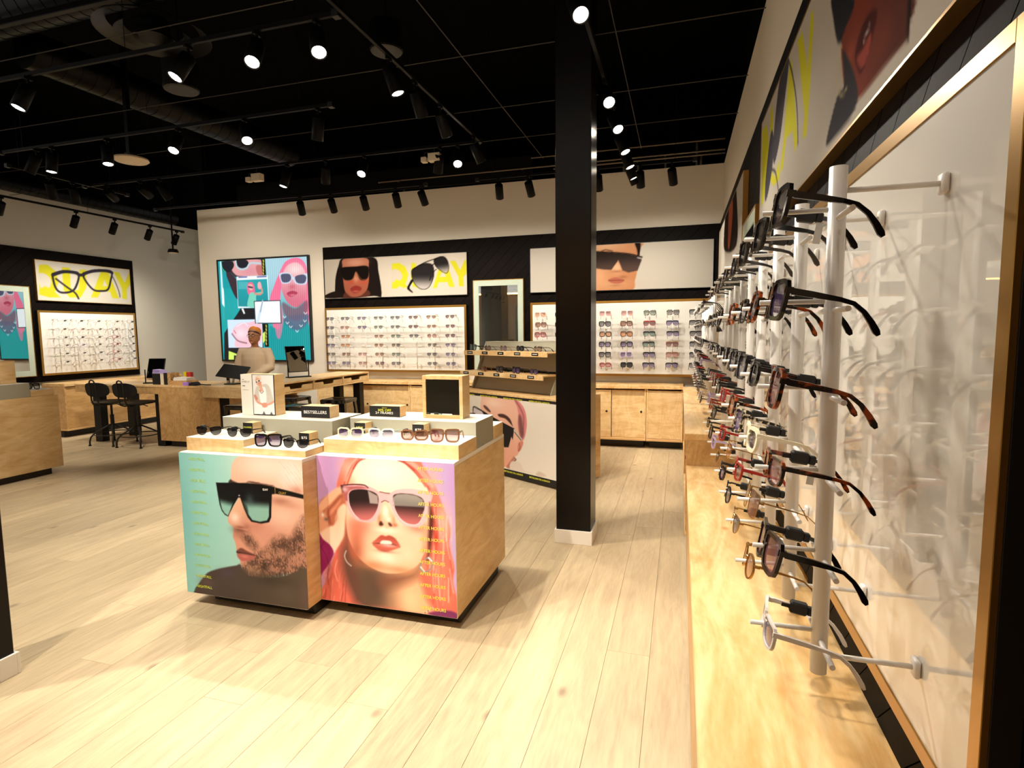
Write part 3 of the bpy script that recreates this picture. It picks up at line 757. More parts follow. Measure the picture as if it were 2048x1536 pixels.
('p','1874 450 1956 463 2076 108 1994 111 1968 179 1830 175 1810 105 1745 102','dcd830',.003,0,1,None,0),
('p','1908 340 1952 255 1850 250','dcd2c4',.003,0,1,None,0),
('p','2011 461 2093 465 2162 330 2228 467 2272 465 2270 309 2205 237 2212 112 2140 115 2133 248','dcd830',.003,0,1,None,0),
('p','346 589 828 571 900 364 936 15 808 19 238 8 175 215 237 461','1e1614',.004,1,1,None,0),
('p','345 571 709 563 744 440 736 231 690 92 587 25 444 15 345 85 315 246 309 458','b9745a',.006,1,1,((.526,.519),(.528,.062),'a55c46'),0),
('b',(.526,.51),(.18,.07),'e0a488',.8),
('b',(.453,.232),(.081,.039),'c04a38',.6),
('b',(.655,.225),(.07,.039),'c04a38',.6),
('b',(.526,.273),(.045,.052),'e0a080',.7),
('p','294 441 523 453 724 449 740 335 697 259 596 262 530 379 475 275 352 259 298 335','17110f',.004,1,1,None,0),
('s','352 259 454 262 520 362',.006,'8a5a3a',.003,1),
('s','550 360 617 267 707 267',.006,'8a5a3a',.003,1),
('p','429 136 512 177 612 147 590 95 507 66 447 91','8e342c',.004,1,1,None,0),
('b',(.519,.094),(.061,.014),'d07a6a',.7),
('p','345 85 444 15 587 25 711 109 728 21 320 -3','6a3a2c',.008,1,.8,None,0),
('p','11 59 201 107 300 15 19 8','241a18',.004,1,1,None,0),
('p','1432 360 1576 438 1707 441 1761 380 1758 245 1680 113 1566 91 1464 171 1429 275','2a2626',.003,1,1,((1.591,.302),(1.585,.099),'c8c0bc'),0),
('p','1773 497 1894 533 1966 488 1991 387 1962 313 1871 342 1790 412','2a2626',.003,1,1,((1.892,.441),(1.907,.307),'b8b0ac'),0),
('s','1423 360 1576 438 1716 440 1765 380 1758 245 1680 113 1566 94 1465 174 1426 275 1423 360',.007,'14100f',.002,1),
('s','1773 497 1894 533 1966 488 1995 387 1962 301 1871 338 1790 412 1773 497',.006,'14100f',.002,1),
('s','1442 376 1633 461 1820 511',.012,'14100f',.002,1),
('s','1734 414 1781 438',.012,'14100f',.002,1),
('s','1741 313 1807 361',.008,'14100f',.002,1),
('p','1419 232 1447 214 1387 122 1433 61 1423 49 1348 106 1379 174','1a1614',.002,1,1,None,0),
('s','1701 214 1721 264',.014,'1a1614',.003,1),
]),
'banner2': (2.287, .572, 1000, [
('f','d8d0c4','ccc4b6',0),
('p','580 602 1395 575 1422 510 1403 379 1385 220 1360 115 1294 -17 720 -7 608 224 552 432','d89c72',.006,1,1,((.858,.485),(1.267,.011),'c8885e'),0),
('p','1355 573 1424 572 1412 418 1394 379 1382 486','201815',.006,1,1,None,0),
('p','580 602 775 598 664 522 580 458','201815',.006,1,1,None,0),
('b',(.994,.553),(.216,.054),'eebf98',.8),
('b',(1.131,.284),(.081,.08),'f0c8a2',.8),
('b',(1.065,.071),(.269,.068),'e0ac84',.6),
('b',(.914,.185),(.109,.136),'eeb88c',.6),
('p','664 495 885 491 1264 445 1446 397 1436 351 1392 233 1279 211 1205 241 1151 371 1064 254 968 262 776 299 664 359','2e2622',.003,0,1,((.995,.465),(.996,.236),'5a4640'),0),
('s','664 495 885 490 1264 449 1446 397',.012,'14110f',.003,1),
('s','940 495 994 508 1076 488',.014,'4a3226',.006,.8),
('p','1024 127 1105 158 1159 149 1226 119 1173 81 1078 87','b86a56',.005,1,1,None,0),
('s','1030 124 1132 120 1224 117',.006,'6a3024',.004,.8),
('b',(1.131,.233),(.081,.016),'9a5a3c',.6),
('b',(1.213,.16),(.053,.019),'8a5a40',.5),
('b',(1.119,.056),(.081,.014),'9a6a48',.5),
('s','1390 393 1436 380',.012,'e8e8e8',.003,.9),
]),
'banner3': (1.43, .568, 1000, [
('f','e4ded0','dcd6c8',0),
('p','47 497 161 517 276 425 294 264 237 129 309 52 153 44 21 76','dcd830',.003,0,1,None,0),
('p','37 370 134 371 196 288 165 189 105 201 44 181','e0dacc',.003,1,1,None,0),
('p','360 499 473 502 466 211 511 164 579 185 620 492 722 494 701 228 604 68 437 59 358 170','dcd830',.003,0,1,None,0),
('p','952 508 1062 511 1217 84 1103 87 1073 183 927 183 865 83 759 77','dcd830',.003,0,1,None,0),
('p','996 372 1034 269 960 267','e0dacc',.003,0,1,None,0),
('p','1155 511 1250 511 1335 346 1427 519 1457 522 1444 355 1365 239 1353 82 1275 87 1278 251','dcd830',.003,0,1,None,0),
('s','227 388 372 442 534 447 598 423 582 320 513 181 411 132 300 133 243 211 221 355 227 388',.03,'35303a',.003,1),
('s','675 438 827 496 1026 519 1126 499 1097 363 1039 217 927 188 820 193 739 265 671 379 675 438',.03,'35303a',.003,1),
('s','597 406 673 413',.045,'35303a',.003,1),
('s','225 371 371 431 533 437 606 410',.045,'35303a',.003,1),
('s','675 430 826 487 1025 512 1131 491',.045,'35303a',.003,1),
('s','267 319 417 207 525 131 568 49',.028,'3e3a42',.003,1),
('s','1123 454 1179 334 1225 193 1235 112',.016,'5a5558',.003,1),
]),
'banner4': (2.58, .588, 1000, [
('f','c9c0b4','d0c8bb',0),
('p','1607 565 1517 553 1404 380 1382 543 1340 537 1331 487 1349 284 1377 150 1446 161 1433 240','dcd830',.003,0,1,None,0),
('p','1770 547 1718 549 1537 178 1595 158 1646 254 1789 269 1847 168 1928 165 1851 288','dcd830',.003,0,1,None,0),
('p','2274 543 2205 556 2163 423 2175 240 2065 183 1963 234 1932 142 2108 156 2220 214','dcd830',.003,0,1,None,0),
('p','2550 549 2397 531 2309 432 2294 310 2329 217 2460 140 2508 159','dcd830',.003,0,1,None,0),
('p','1860 638 1790 562 1861 443 1958 315 2104 255 2144 380 2050 555 1954 613','4e4a52',.004,1,1,None,0),
('p','2124 352 2153 257 2263 162 2372 146 2369 267 2263 417 2189 432','4e4a52',.004,1,1,None,0),
('s','1849 620 1729 517 1622 390 1562 285 1529 170',.012,'45414a',.003,1),
('s','2176 248 2046 199 1932 77',.012,'45414a',.003,1),
('p','1087 443 860 321 794 241 895 172 937 248 999 277 1057 365','2a2a30',.004,1,1,None,0),
('p','955 261 855 287 802 298 454 110 458 58 467 36 583 39 776 43 881 86 935 181','8a4030',.006,1,1,((.839,.187),(.5,.093),'5a3028'),0),
('p','822 168 763 208 691 204 655 178 682 144 723 106 772 101','4a1c1a',.006,1,1,None,0),
('p','806 149 754 149 696 157 707 117 760 107','a04a40',.006,1,1,None,0),
('s','750 165 710 178',.006,'e8dcd4',.003,1),
('b',(.868,.188),(.06,.034),'b0583e',.7),
('b',(.612,.101),(.062,.043),'7a3a2a',.6),
('p','471 119 454 110 459 35 467 36','1c1614',.004,1,1,None,0),
('p','935 230 776 43 1019 23 1087 40 983 124 911 130','38363c',.006,1,1,None,0),
('s','952 243 987 203 968 136 923 108 885 112',.006,'d8c890',.003,1),
]),
'banner5': (2.58, .588, 1000, [
('f','d0c8bc','d4ccc0',0),
('p','1355 680 763 658 523 564 406 146 1738 288 1722 570','2a1e1a',.006,1,1,None,0),
('p','1247 628 941 632 832 475 1039 236 1284 271','b05a3e',.006,1,1,None,0),
('s','1051 671 1056 463 1131 249',.02,'d8764e',.01,1),
]),
'face': (1.47, .705, 1000, [
('f','ece4d8','efe6da',0),
('p','427 685 463 748 774 763 940 703 1059 628 1088 510 1076 402 1045 324 1015 264 964 171 903 126 870 27 549 -27 415 -306 369 237 412 553','f2c0aa',.006,1,1,((.663,.651),(.649,-.106),'eaa68e'),0),
('p','919 701 980 699 1059 628 1090 510 1076 402 1045 331 1006 326 977 414 968 498 978 548 959 640','e08a8c',.006,1,1,None,0),
('s','940 699 1009 623 1048 541 1036 383',.012,'7a4a4c',.01,.8),
('p','978 548 1018 545 1046 384 1016 337 986 406','6e4648',.015,1,.8,None,0),
('b',(.608,.646),(.142,.053),'fbdcc8',.8),
('b',(.934,.327),(.051,.044),'f6c8b0',.6),
('p','683 541 770 549 854 514 895 445 864 464 790 507 704 517','4a2e2a',.006,1,1,None,0),
('p','460 611 506 607 573 560 550 550 482 582','5a3a34',.006,1,.9,None,0),
('p','294 585 435 555 638 491 915 419 893 306 875 337 832 224 770 215 687 321 659 426 548 452 292 491','221e20',.003,0,1,((.388,.535),(.503,.5),'1c181a'),0),
('p','303 578 435 547 469 512 292 491','d6cdd8',.004,0,1,None,0),
('s','294 491 301 585 435 555 638 491 917 419',.008,'141214',.002,1),
('s','917 407 1015 327',.02,'d0ccc4',.003,1),
('s','922 386 1010 320',.008,'2a2220',.003,1),
('p','975 286 1025 314 1040 288 1004 220 974 201 960 228','dc8e78',.004,1,1,None,0),
('s','985 281 995 247 974 208',.01,'a85a48',.006,1),
('p','882 116 913 142 933 109 901 25 798 15','b06a58',.008,1,.7,None,0),
('s','913 128 943 118 912 99',.006,'4a4442',.003,1),
('s','922 79 947 69 927 51',.008,'c9b9b0',.003,1),
('p','871 85 993 90 1051 29 1167 21 870 -2','e8d8cc',.008,1,1,None,0),
('p','1205 14 1252 50 1343 25 1260 3','d8c4b4',.01,1,.9,None,0),
]),
'seated': (.098, .2, 10000, [
('f','eae6e0','efece8',0),
('p','53 124 88 627 297 781 717 627 945 549 980 0 53 0','f2efec',.002,1,1,None,0),
('p','158 1362 297 1439 612 1555 788 1400 892 1014 963 627 717 549 438 627 158 627 70 936','cfc8bc',.002,1,1,None,0),
('p','297 1246 578 1362 612 627 368 549','f6f4f2',.002,1,1,None,0),
('p','140 1749 228 1942 368 1884 420 1671 438 1439 490 1207 333 1168 315 1400 228 1478 158 1594','e0a88e',.002,1,1,None,0),
('b',(.033,.163),(.007,.015),'b87a62',.6),
('p','123 1865 228 1961 385 1942 438 1710 368 1787 228 1865','e8d4c0',.002,1,1,None,0),
('s','158 1632 228 1652',.008,'f2f2ee',.001,1),
('s','262 1691 368 1710',.01,'f2f2ee',.001,1),
('s','175 1632 210 1640',.005,'1a1a1a',.001,1),
('s','287 1694 340 1702',.006,'1a1a1a',.001,1),
('s','88 859 192 627 403 511 543 433',.01,'dfa08a',.002,1),
('s','945 665 788 549 543 472',.01,'dfa08a',.002,1),
('p','403 549 612 588 648 395 438 356','dc9a84',.002,1,1,None,0),
('s','88 936 158 781',.012,'c88a74',.002,1),
('p','403 0 473 162 543 0','4a4a44',.002,0,1,None,0),
('p','753 0 823 143 892 0','4a4a44',.002,0,1,None,0),
('s','315 1226 403 1072 508 1188',.003,'8a6a5a',.001,1),
]),
}

# ================================================================ materials
M_WALL = mat('wall_paint', 'dcd3c3', .85, bump=.05, bscale=220)
M_WALLG = mat('wall_paint_grey', 'bcb8ac', .85, bump=.05, bscale=220)
M_BLACK = mat('black_paint', '070606', .8, spec=.15)
M_CEIL = mat('ceiling_black', '030303', .95, spec=.05)
M_BOARD = wood('dark_boards', '080504', '100a07', (2, 2, 2), 5, .6, grain=.6, rand=.35, spec=.06)
M_PILLAR = mat('pillar_paint', '0b0706', .26, spec=.22, bump=.02, bscale=300)
M_WHITE = mat('white_paint', 'e8e4dc', .5)
M_ACRYL = mat('white_acrylic', 'd8d5ce', .5, spec=.05, coat=1, crough=.002, cior=1.75)
M_BRASS = mat('brass', 'a9803c', .32, metal=.85)
M_PLY = wood('birch_ply', 'd0a86e', 'e8ca98', (1.2, 1.2, 5), 2.2, .42, grain=.35, rand=.06, flame=.06, knots=(2.2, .035, 'b98a55', (1, 1, 1), .8))
M_PLYH = wood('birch_ply_flat', 'cf9f60', 'ebcb96', (6, 1.2, 6), 1.8, .30, grain=.35, rand=.05, flame=.06, knots=(2.6, .06, 'b87c3e', (1, .7, 1), .6, 2))
M_PLYD = wood('birch_ply_amber', 'b88b52', 'd4ab72', (6, 1.2, 6), 2.2, .42, grain=.3, rand=.06, flame=.08)
M_EDGE = wood('ply_edge', 'c08f58', 'e2bd84', (1, 1, 60), 1.5, .5, grain=.5)
M_GREY = mat('grey_stain', '9d9a88', .6, bump=.08, bscale=120, var=.06)
M_TOPW = mat('white_face_lit_top', 'ece6da', .4)  # white faces; on the risers it paints bright light onto their tops
M_PLINTH = mat('plinth_black', '0f0c09', .5)
M_FLOOR = wood('oak_planks', 'b09b7c', 'c9b592', (7, .7, 7), 2.0, .42, grain=.5, rand=.12, flame=.04, knots=(2.2, .06, '5a4c40', (1, .6, 1), .62, 2, .55))
M_STEEL = mat('dark_steel', '0c0b0a', .4, spec=.3)
M_MATTE = mat('lamp_black', '060505', .5, spec=.1)
M_DUCT = mat('duct_metal', '050505', .35, spec=.12)
M_MIRROR = mat('mirror_glass', 'd8dcd8', .01, metal=1)
M_MFRAME = mat('frosted_border', 'a9b5a6', .35)
M_YEL = mat('acid_yellow', 'd9dc2e', .6)
M_YTXT = mat('yellow_print', 'cfd648', .6)
M_WTXT = mat('white_print', 'f2efe8', .6)
M_PRINT = print_mat('poster_print', .92)
M_BANNER = print_mat('banner_print', .60, rough=.9, spec=.03)
M_BLK = mat('black_card', '0b0908', .5)
M_RUB = mat('rubber', '0d0d0d', .6)

WALLY, WALLX, LEFTX, TOPZ = 7.40, .465, -8.85, 3.44
# ================================================================ the setting
fl = struct(box('floor', mat('subfloor', '5a4838', .9), None, LEFTX - .2, WALLX + .2, -1.2, 9.3, -.12, -.012, c=0))
pw, gap = .19, .0004
planks = {}
rowi = 0; n_pl = 0
x = WALLX - .005
random.seed(11)
while x > LEFTX:
    y = .25 - random.uniform(0, 1.9)
    x0 = max(x - pw, LEFTX)
    while y < 9.2:
        L = random.choice((1.7, 2.1, 2.4, 2.8))
        y1 = min(y + L, 9.2)
        # left of the pillars only the part that the room shows
        vis = not (y1 < (x0 + .6) * -.52 - .5) and not (y > 7.5 and x0 > -7.6)
        if vis and y1 - y > .15:
            k = (round(x - x0, 3), round(y1 - y, 2))
            if k not in planks:
                a, b, c = k[0] / 2 - gap, k[1] / 2 - gap, .0007
                planks[k] = MB().rings([[(-a, -b, -.012), (a, -b, -.012), (a, b, -.012), (-a, b, -.012)], [(-a, -b, -.0012), (a, -b, -.0012), (a, b, -.0012), (-a, b, -.0012)],
                                        [(-a + c, -b + c, 0), (a - c, -b + c, 0), (a - c, b - c, 0), (-a + c, b - c, 0)]]).mesh('plank')
                planks[k].materials.append(M_FLOOR)
            put('plank', planks[k], fl, None, ((x + x0) / 2, (y + y1) / 2, 0)); n_pl += 1
        y = y1
    x = x0
print('PLANKS', n_pl)
struct(box('ceiling', M_CEIL, None, LEFTX - .2, WALLX + .2, -1.2, 9.3, 4.6, 4.7, c=0))
struct(box('wall_back', M_WALL, None, -7.45, WALLX, WALLY, WALLY + .15, 0, TOPZ, c=0))
struct(box('wall_back_upper', M_CEIL, None, -7.45, WALLX + .25, WALLY + .16, WALLY + .2, TOPZ - .02, 4.6, c=0))
struct(box('wall_right', M_WALL, None, WALLX, WALLX + .15, -1.2, WALLY + .15, 0, TOPZ, c=0))
struct(box('wall_right_upper', M_CEIL, None, WALLX + .16, WALLX + .2, -1.2, WALLY + .2, TOPZ - .02, 4.6, c=0))
struct(box('wall_left', M_WALLG, None, LEFTX - .15, LEFTX, 2.5, 9.2, 0, TOPZ, c=0))
struct(box('wall_left_upper', M_CEIL, None, LEFTX - .2, LEFTX - .16, 2.5, 9.2, TOPZ - .02, 4.6, c=0))
struct(box('wall_far', M_WALLG, None, LEFTX, -7.0, 9.2, 9.35, 0, 4.6, c=0))
# ceiling joists lost in the dark
bulk = struct(box('trim_1', M_BLACK, None, -6.6, -1.9, 7.34, 7.395, TOPZ + .02, TOPZ + .3, c=.004))

def clip_rect(poly, x0, x1, z0, z1):
    def cut(p, f, g):
        out = []
        for i in range(len(p)):
            a, b = p[i], p[(i + 1) % len(p)]
            fa, fb = f(a), f(b)
            if fa >= 0: out.append(a)
            if (fa >= 0) != (fb >= 0):
                t = fa / (fa - fb); out.append((a[0] + (b[0] - a[0]) * t, a[1] + (b[1] - a[1]) * t))
        return out
    for f in (lambda q: q[0] - x0, lambda q: x1 - q[0], lambda q: q[1] - z0, lambda q: z1 - q[1]):
        if poly: poly = cut(poly, f, 0)
    return poly
def boards(name, u0, u1, z0, z1, wall, axis, side, lean, sp=.1535, th=.018, skip=()):
    """diagonal shiplap: boards at 45 degrees, each a part; axis 'y': wall plane y=wall, boards in (x,z); axis 'x': (y,z)"""
    back = MB()
    if axis == 'y': back.box(u0, u1, wall - .012, wall, z0, z1)
    else: back.box(*( (wall - .012, wall) if side < 0 else (wall, wall + .012)), u0, u1, z0, z1)
    root = struct(back.build(name, M_BLACK))
    g = .0022
    h = z1 - z0
    u = u0 - h if lean > 0 else u0
    end = u1 if lean > 0 else u1 + h
    while u < end:
        p = [(u + g, z0), (u + sp - g, z0), (u + sp - g + lean * h, z1), (u + g + lean * h, z1)]
        p = clip_rect(p, u0, u1, z0, z1)
        if len(p) > 2 and not any(min(q[0] for q in p) > a and max(q[0] for q in p) < b for a, b in skip):
            m = MB(); n = len(p)
            if axis == 'y': m.prism(p, -th, 'y', wall - .012)
            else: m.prism(p, th * side, 'x', wall + .012 * side)
            m.build('board', M_BOARD, root)
        u += sp
    return root
boards('trim_2', -5.13, .445, .90, 2.73, WALLY, 'y', -1, 1)
boards('trim_3', .30, 7.37, .575, 2.73, WALLX, 'x', -1, -1)
boards('trim_4', 4.0, 7.36, .80, 2.70, LEFTX, 'x', 1, 1)

# pillars
def pillar(name, x0, x1, y0, y1):
    r = struct(box(name, M_PILLAR, None, x0, x1, y0, y1, .08, 4.6, c=.004))
    for nm, b in (('base_board', (x0 - .012, x1 + .012, y0 - .012, y0)), ('base_board', (x0 - .012, x1 + .012, y1, y1 + .012)), ('base_board', (x0 - .012, x0, y0, y1)), ('base_board', (x1, x1 + .012, y0, y1))):
        MB().box(*b, 0, .095, c=.002).build(nm, M_WHITE, r)
    box('base_core', M_PLINTH, r, x0, x1, y0, y1, 0, .08, c=0)
    return r
pillar('pillar', -.802, -.566, 3.705, 3.945)
pillar('pillar', -2.99, -2.735, 1.34, 1.60)

# shop window and the mall beyond it (behind the viewer; they show in the mirrors)
m = bpy.data.materials.new('window_glass'); m.use_nodes = True; n_, l_ = m.node_tree.nodes, m.node_tree.links
tr = n_.new('ShaderNodeBsdfTransparent'); gl = n_.new('ShaderNodeBsdfGlossy'); gl.inputs['Roughness'].default_value = .01; mx = n_.new('ShaderNodeMixShader'); mx.inputs[0].default_value = .14
l_.new(tr.outputs[0], mx.inputs[1]); l_.new(gl.outputs[0], mx.inputs[2]); l_.new(mx.outputs[0], n_['Material Output'].inputs['Surface'])
w1 = struct(box('window_1', M_BLACK, None, -8.8, -1.6, -1.19, -1.13, 2.9, 3.0, c=.003))
for i in range(3): box('pane', m, w1, -8.75 + i * 2.4, -8.75 + i * 2.4 + 2.36, -1.165, -1.155, .02, 2.9, c=0)
struct(box('wall_mall', mat('mall_wall', '9a8064', .8), None, -12, 2, -7.2, -7.0, -.1, 2.95, c=0))
cm = struct(box('ceiling_mall', mat('mall_ceiling', 'b89c78', .9), None, -12, 2, -7.0, -1.4, 3.32, 3.4, c=0))
MB().box(-12, 2, -7.12, -7.02, 2.955, 3.0, c=.004).build('cove_lamp', mat('cove_light', 'ffc878', .5, emit=('ffb860', 16)), cm)
struct(box('pillar_mall', mat('mall_pillar', '6a6a66', .6), None, -6.3, -5.6, -3.6, -2.9, -.1, 3.32, c=.01))
struct(box('floor_mall', mat('mall_floor', '6e5a48', .5), None, -12, 2, -7.0, -1.2, -.13, -.02, c=0))

# ================================================================ wall displays
def banner(name, key, axis, plane, u0, z0, label, step, depth=.055):
    """lightbox picture: brass-edged tray with a printed sheet"""
    w, h = ART[key][0], ART[key][1]
    if axis == 'y':
        t = thing(name, (u0 + w / 2, WALLY - .03, z0), label, 'picture', 'brand pictures on the walls')
        box('tray', M_BLK, t, u0 + .004, u0 + w - .004, plane + .003, WALLY - .031, z0 + .004, z0 + h - .004)
        for b in ((u0 - .006, u0, z0 - .006, z0 + h + .006), (u0 + w, u0 + w + .006, z0 - .006, z0 + h + .006)): MB().box(b[0], b[1], plane - .002, WALLY - .031, b[2], b[3]).build('edge_strip', M_BLK, t)
        for b in ((z0 - .006, z0), (z0 + h, z0 + h + .006)): MB().box(u0, u0 + w, plane - .002, WALLY - .031, *b).build('edge_strip', M_BLK, t)
        print_obj('printed_sheet', key, t, (u0, plane, z0), 0, step, M_BANNER)
    else:
        s = 1 if plane < -1 else -1          # outward direction
        wall = (LEFTX + .031) if s > 0 else (WALLX - .031)
        t = thing(name, (wall, u0 + w / 2, z0), label, 'picture', 'brand pictures on the walls')
        a, b = plane - .003 * s, wall
        MB().box(a, b, u0 + .004, u0 + w - .004, z0 + .004, z0 + h - .004).build('tray', M_BLK, t)
        for y in (u0 - .006, u0 + w): MB().box(plane + .002 * s, b, y, y + .006, z0 - .006, z0 + h + .006).build('edge_strip', M_BRASS, t)
        for z in (z0 - .006, z0 + h): MB().box(plane + .002 * s, b, u0, u0 + w, z, z + .006).build('edge_strip', M_BRASS, t)
        print_obj('printed_sheet', key, t, (plane, u0, z0), R(90), step, M_BANNER)
    return t
banner('banner', 'banner1', 'y', 7.33, -5.085, 1.972, 'wide picture of a dark-haired woman in aviators beside yellow letters, by the screen', .010)
banner('banner', 'banner2', 'y', 7.33, -1.925, 1.970, 'wide pale picture of a man in a flat-top shield, half hidden by the black pillar', .011)
banner('banner', 'banner3', 'x', -8.78, 5.83, 1.975, 'wide picture of black eyeglasses over yellow letters on the grey side wall', .010)
banner('banner', 'banner4', 'x', .40, .82, 1.957, 'wide picture of yellow letters, a grey lens and red lips above the foremost rack', .010)
banner('banner', 'banner5', 'x', .40, 4.33, 1.957, 'wide picture of an orange-lit face and dark hair close to the room corner', .016)

def rack_board(axis, plane, u0, u1, z0, z1, label):
    """white glossy board in a brass frame, the rods stand on it; axis like above"""
    fw = .03
    if axis == 'y':
        t = thing('display_board', ((u0 + u1) / 2, WALLY - .03, z0), label, 'display board', 'white display boards')
        P = lambda a, b, c, d, e, f: (a, b, c, d, e, f); back = WALLY - .031; s = 1
        box('white_board', M_ACRYL, t, u0 + fw, u1 - fw, plane + .003, back, z0 + fw, z1 - fw, c=0)
        V = lambda n, m, p0, p1, b: box(n, m, t, b[0], b[1], p0, p1, b[2], b[3], c=.001)
    else:
        s = 1 if plane < -1 else -1
        back = (LEFTX + .031) if s > 0 else (WALLX - .031)
        t = thing('display_board', (back, (u0 + u1) / 2, z0), label, 'display board', 'white display boards')
        box('white_board', M_ACRYL, t, plane - .003 * s, back, u0 + fw, u1 - fw, z0 + fw, z1 - fw, c=0)
        V = lambda n, m, p0, p1, b: box(n, m, t, p0, p1, b[0], b[1], b[2], b[3], c=.001)
    d = .010 if plane > 0 else -.010
    for b in ((u0, u0 + fw, z0, z1), (u1 - fw, u1, z0, z1), (u0 + fw, u1 - fw, z0, z0 + fw), (u0 + fw, u1 - fw, z1 - fw, z1)):
        V('frame_rail', M_BRASS, plane, plane + d, b); V('frame_backing', M_BLK, plane + d, back, b)
    return t
rack_board('y', 7.31, -5.095, -2.84, .892, 1.833, 'white board in brass frame hung next to the big video screen')
rack_board('y', 7.31, -1.925, .37, .872, 1.835, 'white board in brass frame running behind the black pillar to the corner')
rack_board('x', -8.77, 5.80, 7.30, .892, 1.83, 'white board in brass frame full of clear eyeglasses on the grey side wall')
rack_board('x', .388, .845, 3.43, .742, 1.828, 'large glossy white board in brass frame above the long bench')
rack_board('x', .388, 4.335, 6.92, .872, 1.828, 'white board in brass frame between the wall mirror and the room corner')

def wall_mirror(axis, plane, u0, u1, z0, z1, label):
    bw = .075
    if axis == 'y':
        t = thing('wall_mirror', ((u0 + u1) / 2, WALLY - .03, z0), label, 'mirror', 'tall wall mirrors')
        B = lambda n, m, a, b, c, d, p: box(n, m, t, a, b, p, WALLY - .031, c, d, c=.001)
        k = 1
    else:
        s = 1 if plane < -1 else -1
        back = (LEFTX + .031) if s > 0 else (WALLX - .031)
        t = thing('wall_mirror', (back, (u0 + u1) / 2, z0), label, 'mirror', 'tall wall mirrors')
        B = lambda n, m, a, b, c, d, p: box(n, m, t, p, back, a, b, c, d, c=.001)
        k = -s
    B('mirror_glass', M_MIRROR, u0 + bw, u1 - bw, z0 + bw, z1 - bw, plane + .004 * k)
    for a, b, c, d in ((u0, u0 + bw, z0, z1), (u1 - bw, u1, z0, z1), (u0 + bw, u1 - bw, z0, z0 + bw), (u0 + bw, u1 - bw, z1 - bw, z1)): B('frosted_border', M_MFRAME, a, b, c, d, plane)
    for a, b, c, d in ((u0 - .008, u0, z0, z1), (u1, u1 + .008, z0, z1), (u0 - .008, u1 + .008, z1, z1 + .008), (u0 - .008, u1 + .008, z0 - .008, z0)): B('frame_edge', M_BRASS, a, b, c, d, plane - .004 * k)
    return t
wall_mirror('y', 7.33, -2.735, -2.03, .93, 2.152, 'tall mirror with frosted border on the dark boards behind the riser')
wall_mirror('x', -8.78, 4.95, 5.72, .90, 2.15, 'tall frosted-border mirror reflecting the pink-haired woman on the side wall')
wall_mirror('x', .395, 3.53, 4.24, .90, 2.15, 'narrow-looking brass-edged mirror between the two racks above the bench')

# video wall
t = thing('video_screen', (-6.225, 7.39, 1.03), 'large lit video screen showing a woman with pink hair and white sunglasses', 'screen')
box('housing', M_BLK, t, -7.075, -5.375, 7.362, 7.399, 1.03, 2.637)
for b in ((-7.075, -7.05, 1.03, 2.637), (-5.4, -5.375, 1.03, 2.637), (-7.05, -5.4, 1.03, 1.055), (-7.05, -5.4, 2.612, 2.637)): box('bezel', M_BLK, t, b[0], b[1], 7.350, 7.363, b[2], b[3], c=.001)
ART['screen'] = (1.65, 1.557) + ART['screen'][2:]
print_obj('lit_picture', 'screen', t, (-7.05, 7.359, 1.055), 0, .009, print_mat('screen_light', emit=.55, rough=.2))

# ================================================================ cabinets
def hole(parent, m, axis, u, z, plane):
    q = MB()
    if axis == 'y': q.cyl((u, plane + .004, z), (u, plane - .0015, z), .014, n=14)
    else: q.cyl((plane - .004, u, z), (plane + .0015, u, z), .014, n=14)
    return q.build('finger_hole', M_PLINTH, m)
def cabinet_y(x0, x1, label, doors=2, yf=7.0):
    t = thing('cabinet', ((x0 + x1) / 2, 7.2, 0), label, 'cabinet', 'low plywood cabinets along the back wall')
    box('plinth', M_PLINTH, t, x0 + .03, x1 - .03, yf + .12, 7.38, 0, .10)
    box('bottom_panel', M_EDGE, t, x0, x1, yf, 7.385, .10, .128)
    box('rear_panel', M_PLY, t, x0, x1, 7.36, 7.385, .128, .74)
    box('side_panel', M_PLY, t, x0, x0 + .02, yf + .006, 7.36, .128, .74); box('side_panel', M_PLY, t, x1 - .02, x1, yf + .006, 7.36, .128, .74)
    w = (x1 - x0) / doors
    for i in range(doors):
        a, b = x0 + i * w + .003, x0 + (i + 1) * w - .003
        y = yf + .010 + (.022 if i % 2 else 0)
        d = box('sliding_door', M_PLY, t, a, b, y, y + .018, .132, .722)
        if doors > 1 and (x1 > -1.3 or i % 2): hole(t, d, 'y', b - .055, .455, y)
        if doors > 1 and i % 2 and x1 < -1.3: hole(t, d, 'y', a + .06, .455, y)
    return t
cabinet_y(-5.065, -3.575, 'plywood cabinet with sliding doors below the rack, next to the tall table')
cabinet_y(-3.571, -2.085, 'plywood cabinet with sliding doors behind the podium glass box')
cabinet_y(-2.08, -1.24, 'plywood cabinet with sliding doors hidden behind the tiered riser', 1)
cabinet_y(-1.235, -.394, 'plywood cabinet with a finger hole just past the black pillar', 2)
cabinet_y(-.39, .04, 'plywood cabinet end without finger hole filling the room corner', 1)
tag(MB().box(-5.065, .04, 6.985, 7.39, .742, .785, c=.003).build('worktop', [M_PLYH]), 'long plywood worktop over the back wall cabinets', 'worktop')

